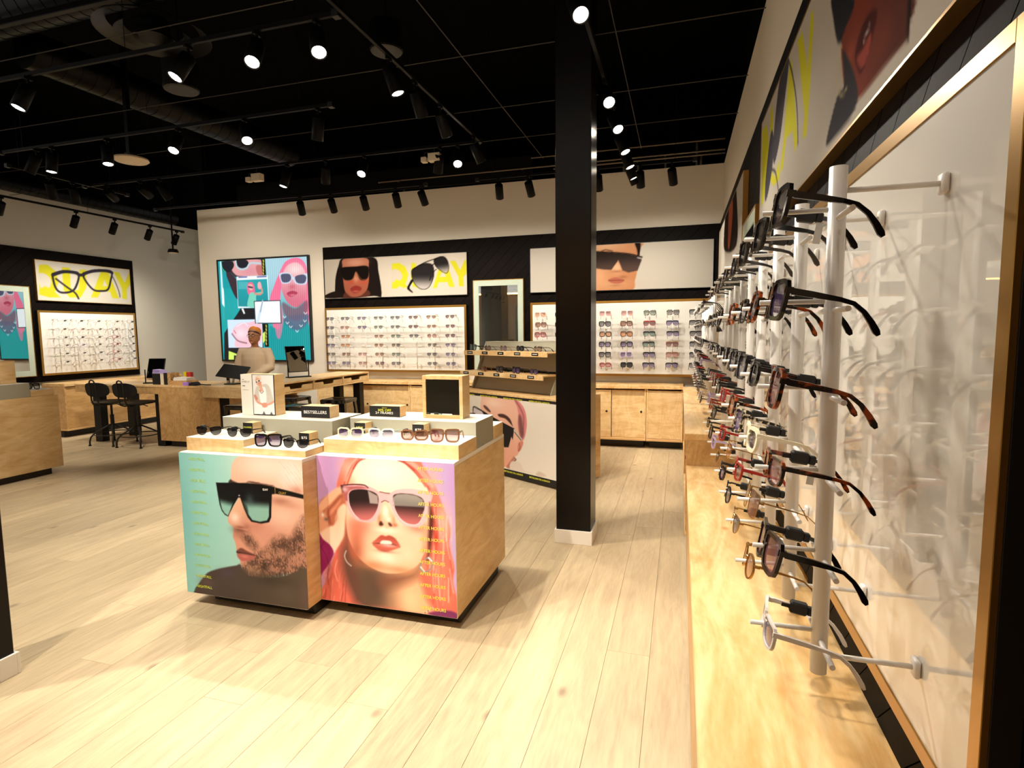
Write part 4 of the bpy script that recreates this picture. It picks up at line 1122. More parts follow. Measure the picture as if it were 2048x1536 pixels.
def cabinet_x(y0, y1, x0, x1, top, label, s, doors=2, floor_gap=.10):
    """runs along a side wall; s: direction the doors face"""
    t = thing('cabinet', ((x0 + x1) / 2, (y0 + y1) / 2, 0), label, 'cabinet', 'low plywood cabinets along the side walls')
    xf, xb = (x1, x0) if s > 0 else (x0, x1)
    box('plinth', M_PLINTH, t, xf - .12 * s, xb, y0 + .03, y1 - .03, 0, floor_gap)
    box('bottom_panel', M_EDGE, t, xf, xb, y0, y1, floor_gap, floor_gap + .028)
    box('side_panel', M_PLYD, t, xf - .002 * s, xb, y0, y0 + .02, floor_gap + .028, top - .04); box('side_panel', M_PLYD, t, xf - .002 * s, xb, y1 - .02, y1, floor_gap + .028, top - .04)
    box('top_panel', M_PLYH, t, xf + .01 * s, xb, y0, y1, top - .04, top)
    w = (y1 - y0) / doors
    for i in range(doors):
        a, b = y0 + i * w + .022, y0 + (i + 1) * w - .022
        x = xf - (.03 if i % 2 else .008) * s
        d = box('sliding_door', M_PLYD, t, x, x - .018 * s, a, b, floor_gap + .032, top - .045)
        hole(t, d, 'x', a + .06 if i % 2 else b - .06, top * .6, x)
    return t
cabinet_x(5.82, 7.80, -8.84, -8.40, .78, 'plywood cabinet under the eyeglass rack on the grey side wall', 1)
cabinet_x(3.79, 5.38, .045, .445, .78, 'taller plywood cabinet standing behind the end of the long bench', -1)
cabinet_x(5.385, 6.975, .045, .445, .78, 'taller plywood cabinet reaching into the room corner', -1)
# bench along the near side wall
t = thing('bench', (.25, 2.0, 0), 'long low plywood bench under the foremost rack of sunglasses', 'bench')
box('bench_top', M_PLYH, t, .048, .444, -.35, 3.785, .535, .572)
box('front_panel', M_PLYD, t, .055, .075, -.35, 3.785, .06, .533)
box('side_panel', M_PLYD, t, .076, .444, 3.765, 3.785, .06, .533); box('side_panel', M_PLYD, t, .076, .444, -.35, -.33, .06, .533)
box('plinth', M_PLINTH, t, .09, .44, -.33, 3.75, 0, .058)

# ================================================================ poster podiums
def podium(x0, x1, y0, y1, label, key, sheet, rest):
    t = thing('podium', ((x0 + x1) / 2, (y0 + y1) / 2, 0), label, 'podium', 'poster podiums in the middle of the shop')
    box('plinth', M_PLINTH, t, x0 + .09, x1 - .02, y0 + .09, y1 - .08, 0, .068, c=.003)
    z0, z1 = .07, .838
    for n, m, b in (('side_panel', M_PLY, (x0, x0 + .02, y0 + .006, y1)), ('side_panel', M_PLY, (x1 - .02, x1, y0 + .006, y1)), ('rear_panel', M_PLY, (x0 + .02, x1 - .02, y1 - .02, y1)), ('front_panel', M_PLY, (x0 + .02, x1 - .02, y0 + .006, y0 + .026))):
        MB().box(*b, z0, z1 - .021, c=.001).build(n, m, t)
    box('top_panel', M_TOPW, t, x0, x1, y0 + .006, y1, z1 - .02, z1, c=.0015)
    box('bottom_panel', M_PLINTH, t, x0 + .02, x1 - .02, y0 + .026, y1 - .02, z0, z0 + .02, c=0)
    p = box('poster_panel', M_TOPW, t, x0, x1, y0, y0 + .0055, z0, z1 - .002, c=.0008)
    s = print_obj('poster_print', key, p, (x0 + .001, y0 - .0008, z0 + .002), 0, .0036, M_PRINT)
    return t, p
pa, pap = podium(-2.532, -1.774, 2.30, 3.08, 'podium with teal poster of a bearded man in a black shield visor', 'man', None, None)
pb, pbp = podium(-1.772, -1.014, 2.42, 3.20, 'podium with lilac poster of a pink-haired woman holding clear pink sunglasses', 'woman', None, None)
M_GTXT = mat('green_print', 'b4da72', .6)
for i in range(13):
    letters('NIGHTFALL', pap, M_GTXT if i < 11 else M_YTXT, (-2.463, 2.2978, .799 - .0577 * i), .102, .0145, bold=.012)
for i in range(13):
    letters('AFTER HOURS', pbp, mat('amber_print', 'e8cf5c', .6) if i < 7 else M_YTXT, (-1.206, 2.4178, .793 - .0581 * i), .135, .0165, bold=.012)
letters('QUAY', pap, M_WTXT, (-2.006, 2.2978, .667), .033, .012, bold=.02)
letters('QUAY', pap, mat('gold_print', 'b8923a', .5), (-1.91, 2.2978, .655), .045, .015, bold=.01)

# ---------------------------------------------------------------- risers on the podiums
def riser(name, m, b, label, top=None, cat='riser'):
    o = thing(name, ((b[0] + b[1]) / 2, (b[2] + b[3]) / 2, b[4]), label, cat, 'risers on the podiums')
    box('block', m, o, *b[:5], b[5] - .003 if top else b[5], c=.0015)
    if top: box('lit_top', top, o, b[0], b[1], b[2], b[3], b[5] - .0029, b[5], c=.0008)  # pale top: bright light falling on the riser, put into the colour
    return o
Z0 = .8385
riser('wood_riser', M_PLY, (-2.530, -2.157, 2.352, 2.606, Z0, .909), 'higher birch riser with two black sunglasses on the teal poster podium', M_TOPW)
riser('wood_riser', M_PLY, (-2.155, -1.778, 2.345, 2.560, Z0, .872), 'flat birch riser with two sunglasses at the inner end of the teal podium', M_TOPW)
riser('grey_riser', M_GREY, (-2.530, -1.80, 2.608, 2.90, Z0, .981), 'grey block carrying the seated-man box on the teal poster podium', M_TOPW)
riser('wood_riser', M_PLY, (-1.770, -1.016, 2.484, 2.735, Z0, .910), 'long birch riser with four sunglasses on the lilac poster podium', M_TOPW)
riser('grey_riser', M_GREY, (-1.772, -1.020, 2.738, 3.02, Z0, .981), 'grey block carrying the wooden glass-front box on the lilac podium', M_TOPW)
riser('wood_riser', M_PLY, (-1.400, -1.016, 3.022, 3.19, Z0, .916), 'small birch block behind the grey block on the lilac podium', M_TOPW)

# ---------------------------------------------------------------- little sign blocks
def sign(b, lines, label, name='sign_block'):
    """b = x0,x1,y0,y1,z0,z1; lines = (text, material, x-fraction start, width fraction, z fraction, height fraction)"""
    t = thing(name, ((b[0] + b[1]) / 2, (b[2] + b[3]) / 2, b[4]), label, 'sign', 'sign blocks on the podiums')
    box('block', M_PLY, t, *b, c=.001)
    f = box('black_face', M_BLK, t, b[0], b[1], b[2] - .0018, b[2] - .0002, b[4] + .001, b[5], c=0)
    w, h = b[1] - b[0], b[5] - b[4]
    for s, m, x, wd, z, hh in lines: letters(s, f, m, (b[0] + w * x, b[2] - .0022, b[4] + h * z), w * wd, h * hh, bold=.006)
    return t
ZG, ZW, ZF = .9815, .9095, .8725
sign((-2.05, -1.865, 2.684, 2.775, ZG, 1.047), [('BESTSELLERS', M_WTXT, .10, .80, .36, .26)], 'long black-faced block reading BESTSELLERS in white')
sign((-1.69, -1.499, 2.812, 2.885, ZG, 1.042), [('QUAY', M_YEL, .42, .17, .78, .09), ('30% OFF', M_YEL, .28, .44, .50, .22), ('2+ FRAMES', M_WTXT, .20, .58, .25, .22)], 'black-faced block offering 30% OFF 2+ FRAMES')
sign((-2.302, -2.24, 2.515, 2.585, ZW, .969), [('POLARIZED', M_YEL, .08, .84, .52, .13)], 'small block with the word POLARIZED in yellow')
sign((-1.907, -1.846, 2.470, 2.545, ZF, .936), [('$75', M_WTXT, .25, .55, .50, .22)], 'small block priced $75 on the flat riser of the teal podium')
sign((-1.695, -1.63, 2.660, 2.732, ZW + .001, .968), [('NEW', M_YEL, .18, .64, .42, .24)], 'small block with the word NEW in yellow')
sign((-1.347, -1.282, 2.660, 2.732, ZW + .001, .972), [('$75', M_WTXT, .24, .56, .42, .22)], 'small block priced $75 behind the brown sunglasses on the lilac podium')
# white box with picture of a seated man
t = thing('picture_box', (-2.36, 2.74, ZG), 'white box with framed picture of a seated man in white clothes', 'display box')
box('block', M_PLY, t, -2.475, -2.241, 2.705, 2.79, ZG, 1.22, c=.001)
f = box('white_face', M_TOPW, t, -2.475, -2.395, 2.7028, 2.7048, ZG + .0005, 1.22, c=0)
fr = box('picture_frame', M_BLK, t, -2.394, -2.241, 2.7022, 2.7048, ZG + .0005, 1.22, c=0)
ART['seated'] = (.098, .20) + ART['seated'][2:]
o = print_obj('printed_sheet', 'seated', fr, (-2.390, 2.7016, ZG + .006), 0, .0014, M_PRINT); o.scale = (1.48, 1, 1.15)
letters('HYPED UP', f, mat('grey_print', '6a6660', .6), (-2.465, 2.7024, ZG + .190), .052, .009)
for z, w, h in ((.206, .012, .003), (.168, .018, .005), (.146, .042, .0015)): box('small_print', MATS['grey_print'], f, -2.463, -2.463 + w, 2.7022, 2.7027, ZG + z, ZG + z + h, c=0)
# wooden box with dark glass front
t = thing('glass_front_box', (-1.245, 2.88, ZG), 'square plywood box with a dark glass front at the podium corner', 'display box')
b = (-1.364, -1.126, 2.824, 2.93, ZG, 1.216)
box('side_panel', M_EDGE, t, b[0], b[0] + .02, b[2], b[3], b[4], b[5], c=.001); box('side_panel', M_PLY, t, b[1] - .02, b[1], b[2], b[3], b[4], b[5], c=.001)
box('bottom_panel', M_EDGE, t, b[0] + .02, b[1] - .02, b[2], b[3], b[4], b[4] + .02, c=.001); box('top_panel', M_PLYH, t, b[0] + .02, b[1] - .02, b[2], b[3], b[5] - .02, b[5], c=.001)
box('rear_panel', mat('dark_lining', '2a251c', .6), t, b[0] + .02, b[1] - .02, b[3] - .008, b[3] - .002, b[4] + .02, b[5] - .02, c=0)
box('glass_pane', mat('smoked_glass', '1a1812', .03, spec=.8), t, b[0] + .022, b[1] - .022, b[2] + .004, b[2] + .007, b[4] + .022, b[5] - .022, c=0)
for x, w, m in ((-1.318, .02, M_WTXT), (-1.27, .016, mat('blue_chip', '8fb0b4', .5)), (-1.25, .06, M_WTXT)): box('small_card', m, t, x, x + w, 2.8262, 2.8276, ZG + .0205, ZG + .026, c=0)

# ---------------------------------------------------------------- rotated bestseller podium with tiered riser
A = R(29.5)
t = thing('podium', (-1.055, 4.955, 0), 'podium set askew behind the pillar, poster of tilted pink-haired face with black band lettering', 'podium', 'poster podiums in the middle of the shop', -A)
LB = lambda n, m, *b, c=.0015, p=None: box(n, m, p or t, *b, c=c, local=True)
LB('plinth', M_PLINTH, -1.45, -.03, .03, .60, 0, .012)
for n, b in (('side_panel', (-1.5, -1.48, .008, .633)), ('side_panel', (-.02, 0, .008, .633)), ('rear_panel', (-1.48, -.02, .613, .633)), ('front_panel', (-1.48, -.02, .008, .028))): LB(n, M_PLY, *b, .013, .815)
LB('top_panel', M_PLYH, -1.5, 0, .004, .633, .8155, .836)
p = LB('poster_panel', M_BLK, -1.5, 0, 0, .0075, .013, .815)
o = print_obj('poster_print', 'face', None, (0, 0, 0), 0, .0048, M_PRINT); o.parent = p; o.location = (-1.485, -.0012, .085)
M_YB = mat('yellow_band_print', 'd8d838', .6)
for z in (.806 - .02, .052):
    for k in range(4):
        o = letters('BESTSELLERS FOR A REASON', None, M_YB, (0, 0, 0), .265, .0165, bold=.03); o.parent = p; o.location = (-1.43 + .355 * k, -.0012, z)
# tiered riser
A2 = Vector((-1.055, 4.955, .836))
t = thing('tiered_riser', A2, 'grey tiered riser with two pale wooden shelves full of sunglasses', 'riser', None, -A)
def sidepoly(x):
    m = MB(); m.prism([(.20, 0), (.60, 0), (.60, .50), (.42, .50)], .018, 'x', x); return m.build('side_panel', M_GREY, t, True)
sidepoly(-1.46); sidepoly(-.28)
LB('rear_panel', M_GREY, -1.46, -.262, .585, .60, 0, .50); LB('top_panel', M_GREY, -1.46, -.262, .42, .60, .50, .512)
MB().prism([(.235, .004), (.245, .004), (.335, .19), (.325, .19)], 1.16, 'x', -1.44).build('sloped_panel', M_GREY, t, True)
MB().prism([(.325, .22), (.335, .22), (.42, .40), (.41, .40)], 1.16, 'x', -1.44).build('sloped_panel', M_GREY, t, True)
MB().prism([(.41, .42), (.42, .42), (.43, .50), (.42, .50)], 1.16, 'x', -1.44).build('sloped_panel', M_GREY, t, True)
for zz, y0 in ((.190, .09), (.408, .09 + .06)):
    s = LB('shelf', M_PLYH, -1.50, -.255, y0, y0 + .24, zz - .006, zz + .008); s2 = LB('shelf_lip', M_PLY, -1.50, -.255, y0 - .012, y0, zz - .038, zz + .010)
    for k, w in enumerate((.06, .045, .045, .065, .065)):
        x = -1.44 + k * .245
        tg = LB('name_card', M_BLK, x, x + .09, y0 - .0135, y0 - .0123, zz - .026, zz + .003, c=0, p=s2)
        LB('white_print', M_WTXT, x + .045 - w / 2, x + .045 + w / 2, y0 - .0140, y0 - .0136, zz - .014, zz - .0085, c=0, p=s2)

# ---------------------------------------------------------------- podium at the picture edge
t = thing('podium', (-6.75, 3.6, 0), 'plain birch podium cut off by the picture edge, beside the chairs', 'podium', 'poster podiums in the middle of the shop')
X1 = -6.35
box('plinth', M_PLINTH, t, X1 - .75, X1 - .05, 3.0, 4.24, 0, .068); box('body', M_PLY, t, X1 - .8, X1, 2.9, 4.33, .07, .84, c=.002)
t = riser('grey_riser', M_GREY, (X1 - .6, X1 - .01, 2.95, 4.07, .8405, .985), 'grey block on the birch podium at the picture edge', M_TOPW)
t = riser('wood_riser', M_PLY, (X1 - .6, X1 - .01, 4.075, 4.30, .8405, .905), 'birch block with one pair of glasses on the edge podium', M_TOPW)
t = thing('sign_block', (X1 - .15, 3.95, .986), 'upright birch block on top of the edge podium', 'sign', 'sign blocks on the podiums')
box('block', M_PLY, t, X1 - .25, X1 - .08, 3.86, 4.0, .986, 1.215, c=.001); box('yellow_face', M_YEL, t, X1 - .22, X1 - .12, 3.8585, 3.8598, 1.05, 1.15, c=0)

# ================================================================ service counter
t = thing('service_counter', (-6.5, 6.03, 0), 'long birch service counter with black legs and a till tablet', 'counter')
box('counter_top', M_PLYH, t, -8.0, -4.88, 5.68, 6.39, .78, .806)
box('front_apron', M_PLYD, t, -8.0, -6.53, 5.685, 5.705, .69, .779); box('end_apron', M_PLYD, t, -8.0, -7.98, 5.706, 6.37, .69, .779); box('front_panel', M_PLYD, t, -6.53, -5.56, 5.682, 5.704, .078, .779)
box('rear_apron', M_PLYD, t, -7.97, -4.9, 6.365, 6.385, .69, .779)
box('drawer_front', M_PLY, t, -5.785, -4.885, 5.66, 5.679, .664, .804)
box('rear_panel', M_PLYD, t, -6.53, -4.9, 6.34, 6.36, .078, .685); box('front_panel', M_PLYD, t, -5.40, -4.885, 5.69, 5.71, .078, .66)
box('plinth', M_PLINTH, t, -6.4, -4.95, 5.72, 6.33, 0, .077)
for x, y in ((-7.75, 5.73), (-7.75, 6.22), (-6.60, 5.69), (-6.60, 6.22), (-5.555, 5.70)): box('leg', M_STEEL, t, x, x + (.13 if x < -5.6 else .15), y, y + .10, 0, .689 if x < -5.6 else .66, c=.003)
# tall table with open drawers
t = thing('tall_table', (-4.46, 5.9, 0), 'tall birch table with a row of open trays along its long side', 'table')
box('table_top', M_PLYH, t, -4.55, -4.08, 4.98, 6.80, .912, .930); box('tray_floor', M_PLYH, t, -4.55, -4.08, 4.98, 6.80, .802, .818); 
for y in (4.98, 5.585, 6.185, 6.782): box('divider', M_PLY, t, -4.53, -4.08, y, y + .018, .8185, .9115, c=.001)
box('rear_panel', M_PLY, t, -4.55, -4.532, 4.98, 6.80, .8185, .9115, c=.001)
for y in (5.0, 5.605, 6.205):
    d = MB().prism([(y, .822), (y + .575, .822), (y + .575, .882), (y + .40, .882), (y + .385, .848), (y + .19, .848), (y + .175, .882), (y, .882)], .014, 'x', -4.105).build('tray_front', M_PLY, t)
    MB().box(-4.48, -4.106, y, y + .012, .8225, .878).box(-4.48, -4.106, y + .563, y + .575, .8225, .878).box(-4.48, -4.468, y + .013, y + .562, .8225, .878).build('tray_side', M_PLY, d)
for x, y in ((-4.53, 5.03), (-4.22, 5.03), (-4.53, 6.62), (-4.22, 6.62)): box('leg', M_STEEL, t, x, x + .10, y, y + .10, 0, .801, c=.003)
box('stretcher', M_STEEL, t, -4.51, -4.47, 5.135, 6.615, .10, .14)

# metal stools
def make_stool():
    t = thing('metal_stool', (0, 0, 0), 'x', 'stool', 'black metal stools at the tall table')
    m = MB()
    def sq(h, z, r=.03):
        out = []
        for cx, cy, a0 in ((1, 1, 0), (-1, 1, 90), (-1, -1, 180), (1, -1, 270)):
            for k in range(4):
                a = R(a0 + k * 30); out.append((cx * (h - r) + r * math.cos(a), cy * (h - r) + r * math.sin(a), z))
        return out
    m.rings([sq(.165, .615), sq(.168, .652), sq(.155, .662), sq(.14, .66), sq(.10, .655)]); m.build('seat', M_GLOSS, t, True, smooth=2)
    for sx, sy in ((1, 1), (1, -1), (-1, 1), (-1, -1)):
        q = MB(); a = .155; b = .205
        q.rings([[(sx * (a - w), sy * a, .62) if 0 else p for p in ((sx * a, sy * (a - .055), .62), (sx * a, sy * a, .62), (sx * (a - .055), sy * a, .62), (sx * (a - .012), sy * (a - .012), .62))] for w in (0,)] +
                [[(sx * b, sy * (b - .022), .0), (sx * b, sy * b, .0), (sx * (b - .022), sy * b, .0), (sx * (b - .008), sy * (b - .008), .0)]])
        q.build('leg', M_GLOSS, t, True)
    for z, h in ((.24, .185), (.44, .168)):
        q = MB()
        for i in range(4):
            c = [(1, 1), (-1, 1), (-1, -1), (1, -1)]; a, b = c[i], c[(i + 1) % 4]
            q.tube([(a[0] * h, a[1] * h, z), (b[0] * h, b[1] * h, z)], .007, 6)
        q.build('stretcher_ring', M_GLOSS, t, True)
    return t
M_GLOSS = mat('gloss_black_metal', '0c0c0d', .15, spec=.7)
st0 = make_stool()
for i, (x, y, a, lb) in enumerate(((-4.06, 5.28, 4, 'black metal stool at the near end of the tall table, lowest in view'), (-4.72, 6.02, -3, 'black metal stool pushed fully under the middle of the tall table'), (-4.02, 5.98, 5, 'black metal stool in front of the far table leg'), (-4.75, 5.24, 2, 'black metal stool behind the seated-man box, hardly showing'))):
    o = st0 if i == 0 else copy_tree(st0)
    o.location = (x, y, 0); o.rotation_euler.z = R(a); o['label'] = lb

# counter chairs
def make_chair():
    t = thing('counter_chair', (0, 0, 0), 'x', 'chair', 'black swivel chairs at the counter')
    K = MATS['chair_black'] if 'chair_black' in MATS else mat('chair_black', '141210', .45)
    # local: faces +y; seat at .58
    q = MB(); n = 20
    def ell(rx, ry, z, p=2.6, dy=0): return [(rx * math.copysign(abs(math.cos(a)) ** (2 / p), math.cos(a)), dy + ry * math.copysign(abs(math.sin(a)) ** (2 / p), math.sin(a)), z) for a in [6.28318 * i / n for i in range(n)]]
    q.rings([ell(.17, .165, .560), ell(.20, .195, .568), ell(.205, .20, .582), ell(.19, .185, .590)]); q.build('seat', K, t, True, smooth=2)
    # curved backrest
    q = MB(); rows = []
    for s_ in (0, 1):
        ring = []
        for i in range(n):
            a = 6.28318 * i / n; u = .185 * math.copysign(abs(math.cos(a)) ** .7, math.cos(a)); z = .755 + .095 * math.copysign(abs(math.sin(a)) ** .7, math.sin(a))
            ring.append((u, -.215 + 1.1 * u * u - s_ * .012 + (z - .755) * -.15, z))
        rows.append(ring)
    q.rings(rows); q.build('backrest', K, t, True, smooth=2)
    # bent tube frame of the back: two uprights that meet in a loop on top
    q = MB(); pts = []
    for sx in (-1, 1):
        side = [(sx * .045, .05, .545), (sx * .045, -.16, .545), (sx * .047, -.215, .565), (sx * .047, -.235, .62), (sx * .045, -.242, .75), (sx * .040, -.255, .85)]
        pts.append(side)
    loop = pts[0] + [(-.028, -.259, .875), (0, -.261, .885), (.028, -.259, .875)] + pts[1][::-1]
    q.tube(loop, .0095, 8); q.build('back_tube', K, t, True, smooth=True)
    q = MB(); q.cyl((0, 0, .30), (0, 0, .56), .014); q.build('post', K, t, True, smooth=2)
    q = MB(); q.cyl((0, 0, .20), (0, 0, .40), .024); q.build('post_sleeve', K, t, True, smooth=2)
    q = MB(); q.tube([(0, .02, .55), (.10, .0, .545), (.17, -.02, .53)], .006, 6); q.build('height_lever', K, t, True)
    for k in range(4):
        a = R(45 + 90 * k); c, s = math.cos(a), math.sin(a)
        q = MB(); q.tube([(c * .02, s * .02, .27), (c * .12, s * .12, .215), (c * .20, s * .20, .165), (c * .245, s * .245, .115), (c * .26, s * .26, .06), (c * .262, s * .262, .0)], .0105, 8)
        l = q.build('leg', K, t, True, smooth=True)
        q = MB(); q.cyl((c * .262, s * .262, 0), (c * .262, s * .262, .014), .017, n=10); q.build('foot', M_RUB, l, True)
    q = MB(); q.tube([(.225 * math.cos(6.28318 * i / 28), .225 * math.sin(6.28318 * i / 28), .15) for i in range(28)], .007, 6, closed=True); q.build('foot_ring', K, t, True, smooth=True)
    return t
ch = make_chair()
for i, (x, y, a, lb) in enumerate(((-7.33, 5.66, 5, 'black swivel chair with loop-topped back, the one by the outer counter leg'), (-6.86, 5.66, 5, 'black swivel chair with loop-topped back, the one closer to the birch front'))):
    o = ch if i == 0 else copy_tree(ch)
    o.location = (x, y, 0); o.rotation_euler.z = R(a); o['label'] = lb

# ---------------------------------------------------------------- things on the counter
def tilt_mirror(x, y, z, rz, h, label, w=.30, tilt=18):
    t = thing('table_mirror', (x, y, z), label, 'mirror', 'table mirrors', R(rz))
    box('base', M_STEEL, t, -w / 2 - .02, w / 2 + .02, -.05, .05, 0, .012, local=True)
    for s in (-1, 1): box('upright', M_STEEL, t, s * (w / 2 + .008) - .006, s * (w / 2 + .008) + .006, -.006, .006, .012, h * .62, local=True)
    g = MB(); c, s_ = math.cos(R(tilt)), math.sin(R(tilt))
    def pan(u0, u1, v0, v1, d0, d1):
        P = lambda u, v, d: (u, v * s_ + d * c, .04 + h * .5 + (v - h * .5) * c - d * s_)
        return MB().add([P(u, v, d) for d in (d0, d1) for v in (v0, v1) for u in (u0, u1)], [(0, 2, 3, 1), (4, 5, 7, 6), (0, 1, 5, 4), (2, 6, 7, 3), (0, 4, 6, 2), (1, 3, 7, 5)])
    f = pan(-w / 2, w / 2, .02, h, -.004, .010).build('mirror_frame', M_STEEL, t, True)
    pan(-w / 2 + .008, w / 2 - .008, .028, h - .008, -.0055, -.0042).build('mirror_glass', M_MIRROR, f, True)
    return t
tilt_mirror(-4.43, 5.78, .931, 62, .34, 'tilted black-framed mirror standing on the tall birch table', .24, 14)
tilt_mirror(-6.86, 5.93, .807, 20, .30, 'tilted black-framed mirror standing on the counter beside the black boxes', .22, 20)
# two white leaning panels behind are part of a folded mirror stand
def carton(x0, x1, y0, y1, z0, z1, m, label, name='box', lid=None, grp='boxes on the counter'):
    t = thing(name, ((x0 + x1) / 2, (y0 + y1) / 2, z0), label, 'box', grp)
    box('body', m, t, x0, x1, y0, y1, z0, z1, c=.0015)
    if lid: box('lid', lid, t, x0 - .002, x1 + .002, y0 - .002, y1 + .002, z1 - .012, z1 + .002, c=.001)
    return t
ZC = .807
M_LIL = mat('lilac_card', 'b9a4d8', .5); M_BLKB = mat('black_case', '1a1714', .5); M_CREAM = mat('cream_card', 'e0d4bc', .6)
carton(-6.70, -6.58, 5.76, 5.90, ZC, ZC + .07, M_BLKB, 'black glasses case box, lower one of the stack on the counter', 'case_box', M_BLKB)
carton(-6.70, -6.58, 5.76, 5.90, ZC + .0725, ZC + .142, M_BLKB, 'black glasses case box, upper one of the stack on the counter', 'case_box', M_BLKB)
t = thing('envelope_case', (-6.66, 5.83, ZC + .145), 'lilac folded case lying on the black boxes', 'case')
MB().prism([(-6.72, ZC + .1455), (-6.58, ZC + .1455), (-6.60, ZC + .19), (-6.70, ZC + .198)], .10, 'y', 5.78).build('body', M_LIL, t); MB().prism([(-6.71, ZC + .175), (-6.65, ZC + .158), (-6.585, ZC + .178), (-6.60, ZC + .19), (-6.70, ZC + .198)], .003, 'y', 5.7765).build('flap', mat('lilac_dark', '9a86bf', .5), t)
for i, (x, m, lb) in enumerate(((-6.565, M_CREAM, 'cream upright box in the row on the counter'), (-6.505, M_BLKB, 'black upright box in the row on the counter'), (-6.445, None, 'leopard-print upright box in the row on the counter'))):
    if m is None:
        m = bpy.data.materials.new('leopard_card'); m.use_nodes = True; n, l = m.node_tree.nodes, m.node_tree.links
        v = n.new('ShaderNodeTexVoronoi'); v.inputs['Scale'].default_value = 70; cr = n.new('ShaderNodeValToRGB'); tc = n.new('ShaderNodeTexCoord'); l.new(tc.outputs['Object'], v.inputs[0])
        cr.color_ramp.elements[0].color = (*hexc('1a120c'), 1); cr.color_ramp.elements[1].color = (*hexc('c9a06a'), 1); cr.color_ramp.elements[0].position = .25; cr.color_ramp.elements[1].position = .4
        l.new(v.outputs['Distance'], cr.inputs[0]); l.new(cr.outputs[0], n['Principled BSDF'].inputs['Base Color']); MATS['leopard_card'] = m
    carton(x, x + .055, 5.76, 5.90, ZC, ZC + .155, m, lb, 'carton', M_LIL if i == 0 else None)
carton(-6.36, -6.31, 5.93, 5.98, ZC, ZC + .16, mat('yellow_card', 'd8c020', .5), 'yellow upright box behind the row on the counter', 'carton')
carton(-6.30, -6.24, 5.93, 5.98, ZC, ZC + .155, mat('red_card', 'b82a2a', .5), 'red upright box behind the row on the counter', 'carton')
carton(-6.37, -6.10, 5.74, 5.92, ZC, ZC + .055, M_PLYD, 'flat birch tray on the counter', 'wood_tray')
t = thing('tissue_box', (-6.24, 5.83, ZC + .056), 'white tissue pack with rows of tabs lying on the birch tray', 'box')
box('body', M_WHITE, t, -6.35, -6.13, 5.76, 5.90, ZC + .056, ZC + .085, c=.002)
for k in range(7): MB().box(-6.345 + k * .031, -6.320 + k * .031, 5.77, 5.89, ZC + .0855, ZC + .098, c=.002).build('tab', M_WHITE, t)
carton(-6.14, -6.05, 5.71, 5.735, ZC, ZC + .042, mat('violet_card', 'a87fe0', .5), 'small violet box leaning at the birch tray', 'carton')
t = thing('card_reader', (-5.99, 5.76, ZC), 'black card reader lying on the counter front edge', 'card reader')
MB().prism([(-6.05, ZC), (-5.95, ZC), (-5.955, ZC + .02), (-5.98, ZC + .042), (-6.0, ZC + .045), (-6.04, ZC + .02)], .10, 'y', 5.71).build('body', M_RUB, t)
MB().tube([(-5.955, 5.76, ZC + .012), (-5.90, 5.77, ZC + .014), (-5.86, 5.80, ZC + .006), (-5.80, 5.82, ZC + .006)], .006, 6).build('cable', M_RUB, t)
t = thing('till_tablet', (-5.62, 6.0, ZC), 'black tablet till tilted on its stand in front of the shop assistant', 'tablet')
box('stand_base', M_STEEL, t, -5.70, -5.54, 5.93, 6.07, ZC, ZC + .012); MB().cyl((-5.62, 6.0, ZC + .012), (-5.60, 6.02, ZC + .13), .014).build('stand_post', M_WHITE, t)
c = Vector((-5.605, 6.0, ZC + .165)); ux = Vector((.185, .03, -.022)); uy = Vector((-.02, .10, .072)); nn = ux.cross(uy).normalized() * .006
f = MB().add([c + a * ux + b * uy + d * nn for d in (-1, 1) for b in (-1, 1) for a in (-1, 1)], [(0, 2, 3, 1), (4, 5, 7, 6), (0, 1, 5, 4), (2, 6, 7, 3), (0, 4, 6, 2), (1, 3, 7, 5)]).build('tablet', M_RUB, t)
t = thing('phone_stand', (-5.78, 6.10, ZC), 'small pale device on the counter beside the tablet', 'device')
box('body', mat('pale_plastic', 'd8c6b4', .5), t, -5.80, -5.75, 6.08, 6.10, ZC, ZC + .10, c=.006); box('screen', M_RUB, t, -5.795, -5.755, 6.0785, 6.0797, ZC + .04, ZC + .095, c=0)

# ================================================================ sunglasses
SHAPES = {
    'square': [(-.0265, .012), (-.025, .018), (-.018, .0198), (.004, .0205), (.024, .0205), (.030, .0185), (.0315, .010), (.0295, -.010), (.027, -.0185), (.020, -.0222), (.004, -.0225), (-.010, -.0215), (-.019, -.0175), (-.024, -.006)],
    'aviator': [(-.022, .016), (0, .019), (.024, .018), (.031, .008), (.027, -.010), (.012, -.024), (-.004, -.025), (-.018, -.013), (-.026, .003)],
    'round': [(.027 * math.cos(R(a)) + .001, .025 * math.sin(R(a)) - .002) for a in range(0, 360, 40)],
    'rect': [(-.026, .011), (0, .014), (.027, .014), (.031, .005), (.027, -.011), (.008, -.016), (-.014, -.015), (-.025, -.005)],
    'shield': [(-.032, .019), (0, .022), (.030, .021), (.034, .010), (.031, -.012), (.018, -.023), (-.010, -.022), (-.024, -.004)],
    'club': [(-.024, .014), (0, .017), (.027, .018), (.031, .008), (.026, -.012), (.010, -.021), (-.008, -.020), (-.021, -.008)],
    'hexa': [(-.0265, .009), (-.023, .0155), (-.017, .0185), (.017, .0195), (.025, .0165), (.0295, .009), (.0285, -.008), (.024, -.016), (.017, -.0195), (-.014, -.0195), (-.022, -.016), (-.0265, -.008)],
}
